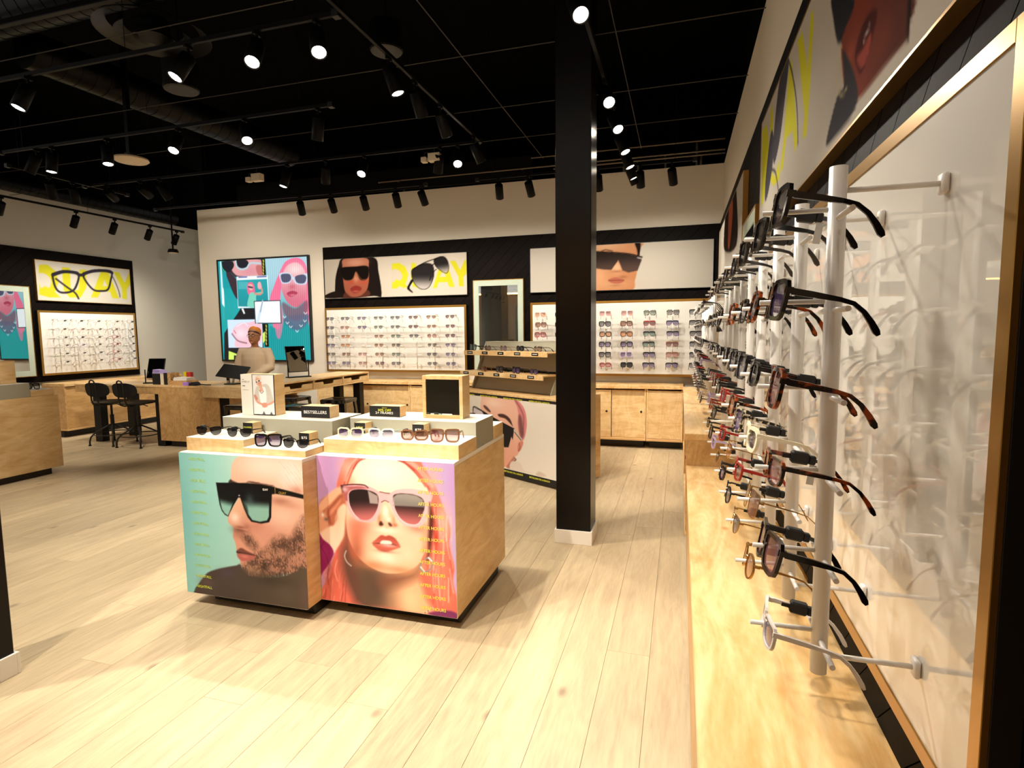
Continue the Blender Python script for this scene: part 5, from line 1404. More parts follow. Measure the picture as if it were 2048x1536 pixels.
# style: outline, rim width, rim depth, temple height, brow bar
STYLE = {'square': ('square', .0068, .006, .0105, 0), 'aviator': ('aviator', .0016, .002, .003, 1), 'round': ('round', .003, .004, .005, 0), 'rect': ('rect', .0042, .005, .008, 0),
         'shield': ('shield', .003, .004, .010, 2), 'club': ('club', .002, .003, .006, 3), 'hexa': ('hexa', .0075, .006, .009, 0), 'wire': ('square', .0014, .0016, .0028, 0), 'optical': ('square', .003, .004, .006, 0)}
for _k in ('square', 'shield', 'rect'):
    SHAPES[_k] = [(x * 1.04, z * 1.25) for x, z in SHAPES[_k]]
GM = {}
def curve_y(x): return 1.5 * x * x
def glasses_mesh(style, lod):
    k = (style, lod)
    if k in GM: return GM[k]
    sh, rw, rd, th, bar = STYLE[style]
    N = (28, 16)[lod]
    base = crom(SHAPES[sh], True, 4) if style not in ('hexa',) else np.array(SHAPES[sh])
    # resample to N points
    d = np.r_[0, np.cumsum(np.hypot(*np.diff(np.vstack([base, base[:1]]), axis=0).T))]
    q = np.linspace(0, d[-1], N, endpoint=False); bb = np.vstack([base, base[:1]])
    O = np.stack([np.interp(q, d, bb[:, 0]), np.interp(q, d, bb[:, 1])], 1)
    tang = np.roll(O, -1, 0) - np.roll(O, 1, 0); nrm = np.stack([tang[:, 1], -tang[:, 0]], 1); nrm /= np.linalg.norm(nrm, axis=1)[:, None]
    if (nrm * (O - O.mean(0))).sum() < 0: nrm = -nrm
    cx = .0355 if style != 'shield' else .0345
    fr = MB(); lens = {}
    for s in (-1, 1):
        P = lambda uv, y: (s * (cx + uv[0]), curve_y(cx + uv[0]) + y, uv[1])
        out = O + nrm * rw
        fr.rings([[P(O[i], -rd / 2), P(out[i], -rd / 2), P(out[i], rd / 2), P(O[i], rd / 2)] for i in range(N)], closed=True)
        m = MB(); m.add([P(O[i], 0) for i in range(N)] + [P(O.mean(0), -.0012)], [(i, (i + 1) % N, N) for i in range(N)])
        lens[s] = m.mesh('lens')
        lens[s].polygons.foreach_set('use_smooth', [True] * len(lens[s].polygons))
        # end piece to the hinge
        fr.box(s * (cx + .029), s * (cx + .036), curve_y(cx + .03) - rd / 2, curve_y(cx + .03) + .010, .009, .009 + max(th, .004))
    g = cx - .026
    if bar == 1:
        fr.tube([(-g - .002, 0, .012), (0, -.001, .014), (g + .002, 0, .012)], .0013, 6); fr.tube([(-g - .006, 0, .0185), (0, -.001, .0195), (g + .006, 0, .0185)], .0014, 6)
    elif bar == 2:
        fr.box(-.066, .066, -.002, .004, .0185, .0255); fr.tube([(-g, 0, .006), (0, -.001, .010), (g, 0, .006)], .002, 6)
    elif bar == 3:
        for s in (-1, 1): fr.tube([(s * (cx + u), curve_y(cx + u), z) for u, z in ((-.025, .014), (0, .0185), (.027, .019), (.033, .014))], [.003, .0045, .0045, .003], 6)
        fr.tube([(-g, 0, .006), (0, -.001, .010), (g, 0, .006)], .0016, 6)
    else:
        fr.tube([(-g - .003, .001, .005), (0, -.001, .0085), (g + .003, .001, .005)], max(rw * .5, .0013), 6)
    f = fr.mesh('front_frame')
    te = {}
    for s in (-1, 1):
        hx, hy = s * (cx + .0335), curve_y(cx + .033) + .008
        st = [(hx, hy, .013, th), (hx * .995, .045, .012, th * .95), (hx * .985, .085, .010, th * .7), (hx * .97, .105, .007, th * .62), (hx * .96, .122, -.004, th * .66), (hx * .95, .136, -.019, th * .85), (hx * .945, .145, -.031, th * .95), (hx * .943, .149, -.036, th * .5)]
        tk = max(.0013, min(.0026, th * .35)); rings = []
        for i, (x, y, z, h) in enumerate(st):
            a = st[max(i - 1, 0)]; b = st[min(i + 1, len(st) - 1)]; t = Vector((0, b[1] - a[1], b[2] - a[2])).normalized(); n = Vector((0, -t.z, t.y))
            c = Vector((x, y, z)); u = Vector((1, 0, 0))
            rings.append([c + n * h / 2 + u * tk, c + n * h / 2 - u * tk, c - n * h / 2 - u * tk, c - n * h / 2 + u * tk])
        te[s] = MB().rings(rings).mesh('temple')
    GM[k] = (f, lens, te)
    return GM[k]
tagm = MB().box(-.009, .009, -.016, .014, -.010, .012, c=.003).box(-.006, .006, .014, .026, -.008, .008, c=.002).box(-.0025, .0025, -.03, -.016, -.003, .004).mesh('security_tag')
tagm.materials.append(M_RUB)
stick = MB().box(-.0004, .0004, -.006, .006, -.045, -.008).mesh('price_sticker'); stick.materials.append(mat('sticker', 'd8d6d0', .5))
# frame materials
def tort(name, c1, c2, sc=55):
    m = bpy.data.materials.new(name); m.use_nodes = True; n, l = m.node_tree.nodes, m.node_tree.links; b = n['Principled BSDF']
    tc = n.new('ShaderNodeTexCoord'); z = n.new('ShaderNodeTexNoise'); z.inputs['Scale'].default_value = sc; z.inputs['Detail'].default_value = 2; l.new(tc.outputs['Object'], z.inputs[0])
    cr = n.new('ShaderNodeValToRGB'); cr.color_ramp.elements[0].position = .50; cr.color_ramp.elements[1].position = .62
    cr.color_ramp.elements[0].color = (*hexc(c1), 1); cr.color_ramp.elements[1].color = (*hexc(c2), 1); l.new(z.outputs['Fac'], cr.inputs[0]); l.new(cr.outputs[0], b.inputs['Base Color'])
    b.inputs['Roughness'].default_value = .18; MATS[name] = m; return m
FM = {'black': mat('acetate_black', '0e0b0c', .16, spec=.6), 'tort': tort('tortoiseshell', '0e0705', '9c4412'), 'leo': tort('leopard_acetate', '1a1612', 'cfc2a4', 90), 'white': mat('acetate_white', 'ded8d4', .25), 'cream': mat('acetate_cream', 'e6dcc0', .3),
      'brown': mat('acetate_brown', '7a5238', .22), 'red': mat('acetate_red', '8e2018', .22), 'gold': mat('wire_gold', 'b08846', .25, metal=1), 'silver': mat('wire_silver', '8a8a8c', .25, metal=1), 'mint': mat('acetate_mint', 'cfe2d8', .25),
      'pink': mat('acetate_pink', 'd8a8a0', .25), 'lilac': mat('acetate_lilac', 'b8a4c8', .25), 'navy': mat('acetate_navy', '1a2038', .2), 'clear': mat('acetate_clear', 'c8bcb4', .15), 'grey': mat('wire_grey', '4a4648', .3, metal=.7)}
def lens_mat(name, top, bot, a0=.88, a1=.6):
    """tinted lens, darker at the top: clear coat over a filter"""
    m = bpy.data.materials.new('lens_' + name); m.use_nodes = True; n, l = m.node_tree.nodes, m.node_tree.links; b = n['Principled BSDF']
    tc = n.new('ShaderNodeTexCoord'); sp = n.new('ShaderNodeSeparateXYZ'); l.new(tc.outputs['Generated'], sp.inputs[0])
    mx = n.new('ShaderNodeMix'); mx.data_type = 'RGBA'; mx.inputs[6].default_value = (*hexc(bot), 1); mx.inputs[7].default_value = (*hexc(top), 1); l.new(sp.outputs['Z'], mx.inputs[0])
    al = n.new('ShaderNodeMapRange'); al.inputs[3].default_value = a1; al.inputs[4].default_value = a0; l.new(sp.outputs['Z'], al.inputs[0])
    l.new(mx.outputs[2], b.inputs['Base Color']); l.new(al.outputs[0], b.inputs['Alpha']); b.inputs['Roughness'].default_value = .06
    return m
LM = {'smoke': lens_mat('smoke', '17141a', '4a4450'), 'black': lens_mat('black', '0d0c0e', '1c1a1c', .96, .9), 'brown': lens_mat('brown', '3a2218', '8a5a44', .88, .65), 'amber': lens_mat('amber', '6a3a1c', 'b87a48', .85, .6), 'purple': lens_mat('purple', '241a30', '6a5484'),
      'rose': lens_mat('rose', '4a2628', 'a86a68', .85, .6), 'green': lens_mat('green', '16201e', '5a7a70'), 'maroon': lens_mat('maroon', '2e1218', '6a3440', .9, .7), 'clear': lens_mat('clear', 'e8e8e8', 'f0f0f0', .06, .05), 'mirror': lens_mat('mirror', '8a8494', 'b8b4c0', .95, .9)}
GCACHE = {}
def glasses(loc, rz, tilt, style, fm, lm, label, group, lod=1, sec=0, temples=True, roll=0, cat='sunglasses', name='sunglasses', sticker=0):
    t = thing(name, loc, label, cat, group, rot=(R(-tilt), roll, rz))
    f, lens, te = glasses_mesh(style, lod)
    def inst(nm, me, m):
        k = (me.name, m.name)
        if k not in GCACHE:
            c = me.copy(); c.materials.clear(); c.materials.append(m); GCACHE[k] = c
        return put(nm, GCACHE[k], t)
    inst('front_frame', f, FM[fm])
    for s in (-1, 1): inst('lens', lens[s], LM[lm])
    if temples:
        for s in (-1, 1): inst('temple', te[s], FM[fm])
    if sec: put('security_tag', tagm, t, None, (sec * .068, .062, .010))
    if sticker: put('price_sticker', stick, t, None, (sec * .066, .085, .010))
    return t

# ---------------------------------------------------------------- peg rods
M_ROD = mat('white_rod', 'e6e2dc', .3)
M_CLEARROD = mat('clear_rod', 'c9c4ba', .2)
def rod_meshes(z0, z1, rows, r, pin, bar, arm, zarm):
    """rod local: stands along z, pins towards -y, arms towards +y (the board)"""
    rod = MB().cyl((0, 0, 0), (0, 0, z1 - z0), r, n=18).mesh('rod')
    pinm = MB().cyl((0, -r * .6, 0), (0, -pin, 0), .0042, n=10).mesh('pin')
    barm = MB().cyl((-bar, 0, 0), (bar, 0, 0), .0045, n=10).mesh('cross_bar')
    armm = MB().cyl((0, r * .6, 0), (0, arm - .012, 0), .0045, n=10).box(-.012, .012, arm - .012, arm - .0015, -.016, .016, c=.003).mesh('wall_arm')
    for m in (rod, pinm, barm, armm):
        m.materials.append(M_ROD); 
        m.polygons.foreach_set('use_smooth', [len(p.vertices) == 4 for p in m.polygons])
    return rod, pinm, barm, armm
def rack_rod(loc, rz, me, rows, zarms, label, group):
    t = thing('peg_rod', loc, label, 'display rod', group, rz)
    rod, pinm, barm, armm = me
    put('rod', rod, t)
    for z in rows:
        put('pin', pinm, t, None, (0, 0, z - loc[2])); put('cross_bar', barm, t, None, (0, 0, z - loc[2] - .015))
    for z in zarms: put('wall_arm', armm, t, None, (0, 0, z - loc[2]))
    return t

random.seed(21)
# ---- side wall racks (the big ones seen end on): glasses face -x
ROWS = [1.643, 1.495, 1.352, 1.211, 1.07, .927]
RN = ['top', 'second', 'third', 'fourth', 'fifth', 'bottom']
rm = rod_meshes(.852, 1.71, ROWS, .0135, .112, .09, .1525, None)
NEAR = {  # (rod, row): style, frame, lens, look words
    (0, 0): ('square', 'black', 'smoke', 'thick black square'), (0, 1): ('square', 'black', 'purple', 'thick black square'), (0, 2): ('square', 'tort', 'rose', 'orange tortoiseshell'), (0, 3): ('rect', 'tort', 'rose', 'dark tortoiseshell'), (0, 4): ('square', 'black', 'rose', 'black rose-lensed'), (0, 5): ('rect', 'white', 'purple', 'white thin-rimmed'),
    (1, 0): ('square', 'black', 'black', 'black square'), (1, 1): ('square', 'tort', 'smoke', 'dark tortoiseshell'), (1, 2): ('hexa', 'black', 'black', 'chunky black'), (1, 3): ('hexa', 'cream', 'smoke', 'chunky cream'), (1, 4): ('wire', 'gold', 'brown', 'gold wire'), (1, 5): ('round', 'gold', 'amber', 'gold round'),
    (2, 3): ('square', 'leo', 'purple', 'leopard'), (2, 4): ('rect', 'red', 'brown', 'red narrow'), (2, 0): ('square', 'black', 'black', 'black square'), (2, 1): ('shield', 'black', 'smoke', 'black flat-top'), (2, 2): ('square', 'black', 'smoke', 'black square'), (2, 5): ('aviator', 'gold', 'smoke', 'gold aviator'),
    (3, 3): ('square', 'tort', 'amber', 'amber tortoiseshell'), (3, 4): ('aviator', 'gold', 'amber', 'gold aviator'),
}
pool = [('square', 'black', 'smoke', 'black square'), ('aviator', 'gold', 'smoke', 'gold aviator'), ('round', 'black', 'smoke', 'black round'), ('square', 'tort', 'brown', 'tortoiseshell square'), ('rect', 'black', 'smoke', 'black narrow'), ('hexa', 'black', 'purple', 'chunky black'), ('shield', 'black', 'smoke', 'black flat-top'), ('rect', 'red', 'maroon', 'red narrow'), ('hexa', 'lilac', 'purple', 'lilac'), ('square', 'clear', 'rose', 'clear-rimmed')]
for b_, (y0, nrod, where) in enumerate(((1.05, 9, 'foremost side rack'), (4.48, 9, 'side rack by the corner'))):
    for i in range(nrod):
        y = y0 + .286 * i
        from_ = ORD[i]
        rack_rod((.24, y, .852), R(-90), rm, ROWS, (1.672, .884), 'white peg rod, %s of the %s counted inwards' % (from_, where), 'peg rods of the side racks')
        for j, z in enumerate(ROWS):
            if (b_, i) == (0, 0) or (b_, i, j) not in ((0, 4, 1), (0, 5, 4), (1, 2, 0), (1, 5, 3)):
                st = NEAR.get((i, j)) if b_ == 0 else None
                if not st:
                    if j in (0, 1, 2) and random.random() < .7: st = pool[random.choice((0, 0, 4, 5, 6))]
                    else: st = pool[random.randrange(len(pool))]
                glasses((.150 + random.uniform(-.004, .004), y + random.uniform(-.006, .006), z + .004), R(-90 + random.uniform(-3, 3)), 9.5 + random.uniform(-2.5, 2.5), st[0], st[1], st[2],
                        '%s sunglasses, %s row, %s rod of the %s' % (st[3], RN[j], from_, where), 'sunglasses on the side racks', 0 if (b_ == 0 and i < 4) else 1, -1 if (b_ == 0 and i < 7) else 0, sticker=1 if (b_ == 0 and (i + j) % 3 == 0) else 0)
# ---- back wall racks: glasses face -y
BROWS = [1.668, 1.540, 1.412, 1.286, 1.159, 1.031]
bm_ = rod_meshes(.95, 1.735, BROWS, .006, .10, .07, .1295, None)
X1 = [-4.861, -4.614, -4.34, -4.076, -3.81, -3.534, -3.263, -2.993]
LOOK1 = {1: ['smoke', 'smoke', 'smoke', 'purple', 'smoke', 'purple'], 2: ['smoke', 'rose', 'amber', 'amber', 'brown', 'purple'], 3: ['purple', 'purple', 0, 0, 'rose', 'rose'], 4: ['smoke', 'green', 'brown', 'brown', 'brown', 'maroon'],
         5: ['smoke', 'smoke', 'green', 'smoke', 'green', 'smoke'], 6: ['maroon', 'maroon', 'smoke', 0, 0, 0], 7: ['brown', 'brown', 'rose', 'smoke', 'smoke', 'smoke'], 8: ['maroon', 'maroon', 'maroon', 'purple', 'purple', 'purple']}
X2 = {1: -1.733, 2: -1.463, 4: -.907, 5: -.643, 6: -.372, 7: -.097, 8: .169}
LOOK2 = {1: [('square', 'pink', 'amber'), ('square', 'brown', 'brown'), ('square', 'red', 'rose'), ('square', 'black', 'smoke'), 0, 0], 2: [('square', 'black', 'smoke'), ('square', 'black', 'smoke'), ('square', 'black', 'smoke'), 0, 0, 0],
         4: [('square', 'pink', 'rose'), ('square', 'black', 'smoke'), ('square', 'black', 'amber'), ('square', 'black', 'purple'), ('square', 'black', 'smoke'), ('hexa', 'red', 'rose')],
         5: [('square', 'pink', 'rose'), ('square', 'tort', 'brown'), ('square', 'tort', 'amber'), ('square', 'black', 'purple'), ('square', 'lilac', 'purple'), ('square', 'black', 'black')],
         6: [('square', 'leo', 'green'), ('shield', 'red', 'maroon'), ('shield', 'black', 'green'), ('shield', 'black', 'green'), ('shield', 'black', 'purple'), ('shield', 'black', 'purple')],
         7: [('square', 'leo', 'smoke'), ('shield', 'navy', 'purple'), ('shield', 'black', 'purple'), ('shield', 'brown', 'maroon'), ('shield', 'brown', 'rose'), ('shield', 'black', 'purple')],
         8: [('shield', 'black', 'smoke')] * 6}
LW = {'smoke': 'smoke', 'purple': 'violet', 'amber': 'amber', 'brown': 'brown', 'rose': 'rose', 'green': 'green', 'maroon': 'maroon', 'black': 'black', 'clear': 'clear'}
SW = {'square': 'square', 'shield': 'flat-top', 'hexa': 'chunky', 'aviator': 'aviator', 'round': 'round'}
for i, x in enumerate(X1):
    rack_rod((x, 7.185, .95), 0, bm_, BROWS, (1.70, .975), 'thin peg rod, %s from the video screen on the back wall rack' % ORD[i], 'peg rods of the back racks')
    for j, z in enumerate(BROWS):
        l = LOOK1[i + 1][j]
        if l: glasses((x + random.uniform(-.006, .006), 7.085, z), R(random.uniform(-6, 10)), 12, 'aviator' if (i + j) % 4 else 'round' if i == 6 else 'aviator', random.choice(('gold', 'grey', 'grey', 'black')) if l not in ('amber', 'rose', 'brown') else 'gold', l,
                      '%s-lensed aviators, %s row, %s column from the screen on the back rack' % (LW[l], RN[j], ORD[i]), 'aviators on the back rack by the screen')
for i in X2:
    x = X2[i]
    rack_rod((x, 7.185, .95), 0, bm_, BROWS, (1.70, .975), 'thin peg rod, %s of the back rack behind the pillar' % ORD[i - 1], 'peg rods of the back racks')
    for j, z in enumerate(BROWS):
        l = LOOK2[i][j]
        if l: glasses((x + random.uniform(-.006, .006), 7.085, z), R(random.uniform(-4, 4)), 12, l[0], l[1], l[2], '%s-lensed %s sunglasses, %s row, %s column of the back rack behind the pillar' % (LW[l[2]], SW[l[0]], RN[j], ORD[i - 1]), 'sunglasses on the back rack behind the pillar')
# ---- grey wall rack: clear eyeglasses, face +x
LROWS = [1.684, 1.562, 1.441, 1.327, 1.205, 1.085]
lm_ = rod_meshes(.99, 1.75, LROWS, .005, .09, .06, .1045, None)
LF = [['gold'] * 6, ['gold', 'pink', 'grey', 'lilac', 'clear', 'clear'], ['clear', 'gold', 'gold', 'gold', 'grey', 'gold'], ['gold', 'brown', 'red', 'red', 'red', 'red'], ['silver', 'gold', 'grey', 'silver', 'grey', 'silver']]
for i, y in enumerate((5.994, 6.25, 6.506, 6.79, 7.06)):
    rack_rod((-8.67, y, .99), R(90), lm_, LROWS, (1.71, 1.02), 'thin peg rod, %s of the eyeglass rack on the grey wall' % ORD[i], 'peg rods of the eyeglass rack')
    for j, z in enumerate(LROWS):
        fm = LF[i][j]
        glasses((-8.565, y, z), R(90 + random.uniform(-6, 6)), 10, 'optical' if fm in ('red', 'brown', 'clear', 'pink', 'lilac') else 'wire', fm, 'clear', 'clear eyeglasses in %s frame, %s row, %s column of the grey wall rack' % ({'gold': 'gold wire', 'silver': 'silver wire', 'grey': 'grey wire', 'red': 'dark red', 'clear': 'clear'}.get(fm, fm), RN[j], ORD[i]), 'eyeglasses on the grey wall rack', 1, 1, cat='eyeglasses', name='eyeglasses')
# ---- on the podiums
G = 'sunglasses laid out on the podiums'
for x, y, z, rz, st, fm, lm, lb, sc in (
        (-2.452, 2.425, .909, 14, 'club', 'black', 'black', 'black browline sunglasses at the outer corner of the teal podium', -1), (-2.243, 2.415, .909, 8, 'club', 'black', 'black', 'black browline sunglasses beside the POLARIZED block', -1),
        (-2.035, 2.385, .872, 10, 'square', 'black', 'purple', 'big square black sunglasses on the flat riser', -1), (-1.872, 2.392, .872, 8, 'club', 'black', 'black', 'black browline sunglasses in front of the small price block', -1),
        (-1.634, 2.52, .910, 6, 'hexa', 'cream', 'purple', 'cream octagonal sunglasses on the lilac podium', -1), (-1.460, 2.53, .910, 4, 'hexa', 'mint', 'purple', 'pale mint sunglasses second on the lilac podium', -1),
        (-1.273, 2.53, .910, 6, 'hexa', 'brown', 'brown', 'brown octagonal sunglasses before the price block on the lilac podium', -1), (-1.108, 2.53, .910, 10, 'square', 'brown', 'rose', 'large brown square sunglasses at the outer end of the lilac podium', -1),
        (-1.22, 3.08, .916, 30, 'wire', 'gold', 'smoke', 'thin wire sunglasses on the small rear block of the lilac podium', 0), (-6.48, 4.18, .905, 200, 'square', 'black', 'smoke', 'black sunglasses alone on the edge podium', 0)):
    zz = {'club': .0225, 'square': .034, 'hexa': .0285, 'wire': .030}[st]
    glasses((x, y, z + zz + .002), R(rz), 1.5, st, fm, lm, lb, G, 0, sc)
# ---- on the tiered riser (rotated)
u = Vector((math.cos(A), -math.sin(A), 0)); nb = Vector((math.sin(A), math.cos(A), 0))
for row, (zz, y0, items) in enumerate(((.408, .15, [('square', 'black', 'green'), ('round', 'grey', 'brown'), ('round', 'gold', 'purple'), ('hexa', 'black', 'black'), ('hexa', 'leo', 'brown')]), (.190, .09, [None, ('round', 'gold', 'maroon'), ('square', 'black', 'smoke'), ('square', 'black', 'purple'), ('round', 'grey', 'purple')]))):
    for k, it in enumerate(items):
        if it is None: continue
        p = A2 + u * (-1.40 + k * .245) + nb * (y0 + .03) + Vector((0, 0, zz + {'square': .037, 'round': .033, 'hexa': .033}[it[0]] + .009))
        glasses(p, -A + R(-14), 1.5, it[0], it[1], it[2], '%s sunglasses, %s on the %s shelf of the tiered riser' % ({'square': 'square black', 'round': 'round wire', 'hexa': 'chunky'}[it[0]], ORD[k], ('upper', 'lower')[row]), 'sunglasses on the tiered riser', 1)

# ================================================================ ceiling: tracks, lamps, ducts
TZ = 3.05
def track(name, p0, p1, label):
    x0, y0 = p0; x1, y1 = p1
    t = thing(name, ((x0 + x1) / 2, (y0 + y1) / 2, TZ), label, 'light track', 'black lighting tracks')
    h = .011
    box('rail', M_MATTE, t, min(x0, x1) - h, max(x0, x1) + h, min(y0, y1) - h, max(y0, y1) + h, TZ + .006, TZ + .03, c=.002)
    al = x1 != x0
    n = 0; L = (x1 - x0) if al else (y1 - y0); k = max(2, int(abs(L) / 1.2) + 1)
    for i in range(k):
        f = .08 + .84 * i / (k - 1); x, y = x0 + (x1 - x0) * f, y0 + (y1 - y0) * f
        MB().cyl((x, y, TZ + .03), (x, y, 4.6), .0018, n=6).build('hanger_wire', M_DUCT, t)
    for e in ((x0, y0), (x1, y1)): MB().box(e[0] - .02, e[0] + .02, e[1] - .02, e[1] + .02, TZ - .003, TZ + .033, c=.002).build('end_feed', M_STEEL, t)
    return t
TR = [((-5.6, 2.64), (-1.70, 2.64), 'black light track across the shop above the poster podiums'), ((-5.75, 3.62), (-2.40, 3.62), 'black light track across the shop, second one back'), ((-6.2, 4.68), (-1.68, 4.68), 'black light track across the shop, third one back'),
      ((-6.12, 3.9), (-6.12, 5.1), 'short black light track over the counter chairs'), ((-7.5, 4.2), (-7.5, 7.15), 'black light track along the grey side wall'), ((-6.5, 5.8), (-2.70, 5.8), 'black light track in front of the screen wall'), ((-2.1, 5.8), (.1, 5.8), 'black light track in front of the corner rack'),
      ((-1.66, 2.1), (-1.66, 4.66), 'black light track running away above the lilac podium'), ((-.50, .2), (-.50, 5.76), 'long black light track running beside the black pillar'), ((-3.6, .75), (-.7, .75), 'black light track across the shop front')]
for a, b, l in TR: track('light_track', a, b, l)
M_LENS = mat('lamp_lens', 'fff4e0', .3, emit=('fff0d8', 30))
M_LENSOFF = mat('lamp_lens_shaded', 'fff4e0', .3, emit=('fff0d8', 4))
lampmesh = {}
def lamp_parts():
    b = MB(); r = .042
    b.rings([[(q * math.cos(6.28318 * j / 20), q * math.sin(6.28318 * j / 20), z) for j in range(20)] for q, z in ((r * .9, .0), (r, -.004), (r, -.155), (r * .9, -.157), (r * .86, -.145), (r * .8, -.140))])
    m = b.mesh('lamp_body'); m.materials.append(M_MATTE); m.polygons.foreach_set('use_smooth', [len(p.vertices) == 4 for p in m.polygons])
    l = MB().lathe([(r * .82, -.150), (r * .6, -.1535), (r * .25, -.155)], 20).mesh('lamp_lens'); l.materials.append(M_LENS)
    y = MB().box(-.009, .009, -.026, .026, -.02, 0, c=.002).cyl((0, 0, -.02), (0, 0, -.055), .008, n=10).mesh('track_adapter'); y.materials.append(M_MATTE)
    return m, l, y
LP = lamp_parts()
n_lamp = 0
def lamp(x, y, aim, label, power=60, cone=62, group='track spotlights', lit=True, blend=.6, soft=.025):
    """spotlight head hung on a track at x,y; aim: a world point"""
    global n_lamp
    piv = Vector((x, y, TZ - .055))
    t = thing('spotlight', (x, y, TZ), label, 'spotlight', group)
    put('track_adapter', LP[2], t, None, (0, 0, .006))
    d = (Vector(aim) - piv).normalized()
    q = (-d).to_track_quat('Z', 'Y')
    b = put('lamp_body', LP[0], t); b.location = (0, 0, -.055); b.rotation_mode = 'QUATERNION'; b.rotation_quaternion = q
    put('lamp_lens', LP[1], b)
    if lit and power:
        ld = bpy.data.lights.new('spot', 'SPOT'); ld.energy = power * POWER; ld.color = LAMP; ld.spot_size = R(cone); ld.spot_blend = blend; ld.shadow_soft_size = soft
        lo = bpy.data.objects.new('spot', ld); COL.objects.link(lo); lo.parent = t; lo.location = Vector((0, 0, -.055)) + d * .17; lo.rotation_mode = 'QUATERNION'; lo.rotation_quaternion = q
    n_lamp += 1
    return t
# track 1 above the podiums
for i, (x, aim) in enumerate(((-2.65, (-3.4, 1.1, 0)), (-2.19, (-1.6, .9, 0)), (-1.82, (-.7, 1.3, 0)))): lamp(x, 2.64, aim, 'spotlight %s on the track above the podiums, glowing lens' % ORD[i], (30, 48, 60)[i], 70)
for x, aim in ((-3.9, (-4.4, 1.5, 0)),): lamp(x, 2.64, aim, 'spotlight on the podium track out towards the shop front', 14, 60)
# track 2
for i, (x, aim, p) in enumerate(((-5.32, (-6.3, 3.0, .4), 45), (-5.14, (-5.1, 3.3, 0), 62), (-4.52, (-4.0, 3.2, 0), 66), (-3.78, (-3.3, 2.0, .2), 60), (-3.15, (-2.0, 2.6, .9), 60), (-2.51, (-3.4, 4.4, 0), 60))): lamp(x, 3.62, aim, 'spotlight %s on the second track back, over the open floor' % ORD[i], p, 60)
# track 3
for i, (x, aim, p) in enumerate(((-5.89, (-6.9, 7.3, 1.9), 50), (-5.43, (-6.0, 7.3, 1.9), 50), (-5.17, (-4.7, 6.0, .9), 40), (-3.61, (-4.2, 4.0, 0), 60), (-3.19, (-4.1, 5.9, .9), 35), (-2.78, (-2.5, 3.2, .9), 55), (-2.04, (-2.6, 5.4, 1.2), 30), (-1.87, (-1.3, 3.2, .9), 55))): lamp(x, 4.68, aim, 'spotlight %s on the third track back' % ORD[i], p, 85 if i < 2 else 60, blend=1 if i < 2 else .6)
for i, (y, aim) in enumerate(((4.26, (-7.0, 5.4, .8)), (4.49, (-6.9, 5.6, .6)))): lamp(-6.12, y, aim, 'spotlight %s on the short track over the chairs' % ORD[i], 45, 60)
for i, y in enumerate((4.68, 5.52, 6.04, 6.58, 7.04)): lamp(-7.5, y, (-8.8, y + .25, 1.25), 'spotlight %s along the grey side wall track' % ORD[i], (30, 46, 50, 46, 14)[i], 95, blend=1)
for i, (x, ax) in enumerate(((-4.32, -5.0), (-3.90, -4.3), (-3.48, -3.8), (-3.07, -3.4), (-2.76, -2.7))): lamp(x, 5.8, (ax, 7.35, 1.2), 'spotlight %s on the track before the screen wall' % ORD[i], 40, 108, blend=1)
for i, (x, ax) in enumerate(((-1.86, -2.2), (-1.54, -1.4), (-.82, -.85), (-.41, -.35), (-.11, .15))): lamp(x, 5.8, (ax, 7.35, 1.2), 'spotlight %s on the track before the corner rack' % ORD[i], 36, 108, blend=1)
for i, (y, aim, p) in enumerate(((3.10, (-.7, 3.4, 0), 85), (3.44, (-1.6, 5.0, .9), 40), (3.84, (-1.4, 5.2, .8), 40), (4.51, (-.6, 5.9, 0), 75))): lamp(-1.66, y, aim, 'spotlight %s on the track running away over the lilac podium' % ORD[i], p, 60)
for i, (y, aim, p) in enumerate(((1.0, (.30, 1.55, .9), 8), (1.75, (.30, 1.2, .9), 13), (2.75, (.30, 1.25, .75), 56), (3.82, (.28, 2.1, 1.0), 62), (4.25, (.28, 3.2, 1.1), 36), (4.70, (.28, 4.3, 1.1), 36), (5.10, (.28, 5.0, 1.1), 36), (5.45, (.28, 5.7, 1.1), 36), (5.65, (.28, 6.4, 1.1), 36))): lamp(-.50, y, aim, 'spotlight %s on the long track beside the pillar' % ORD[i], p, 66 if i != 2 else 46, soft=.05)
for i, (x, aim, p) in enumerate(((-3.3, (-2.5, 2.3, .42), 120), (-2.5, (-2.0, 2.35, .42), 105), (-1.7, (-1.3, 2.4, .42), 105), (-.9, (-.3, 2.2, 0), 85))): lamp(x, .75, aim, 'spotlight %s on the shop front track' % ORD[i], p, 62)

# thin cable grid
for i, y in enumerate((2.95, 3.88, 4.82, 5.6)): tag(MB().cyl((-8.8, y, 3.38), (.46, y, 3.38), .0035, n=6).build('ceiling_cable', mat('cable_steel', '332d24', .4)), 'thin steel cable strung across under the ceiling, %s one back' % ORD[i], 'cable', 'ceiling cables')
for i, x in enumerate((-1.52, -.44)): tag(MB().cyl((x, .5, 3.40), (x, 6.4, 3.40), .0035, n=6).build('ceiling_cable', mat('cable_steel', '332d24', .4)), ('thin steel cable running away above the lilac podium', 'thin steel cable running away beside the pillar')[i], 'cable', 'ceiling cables')
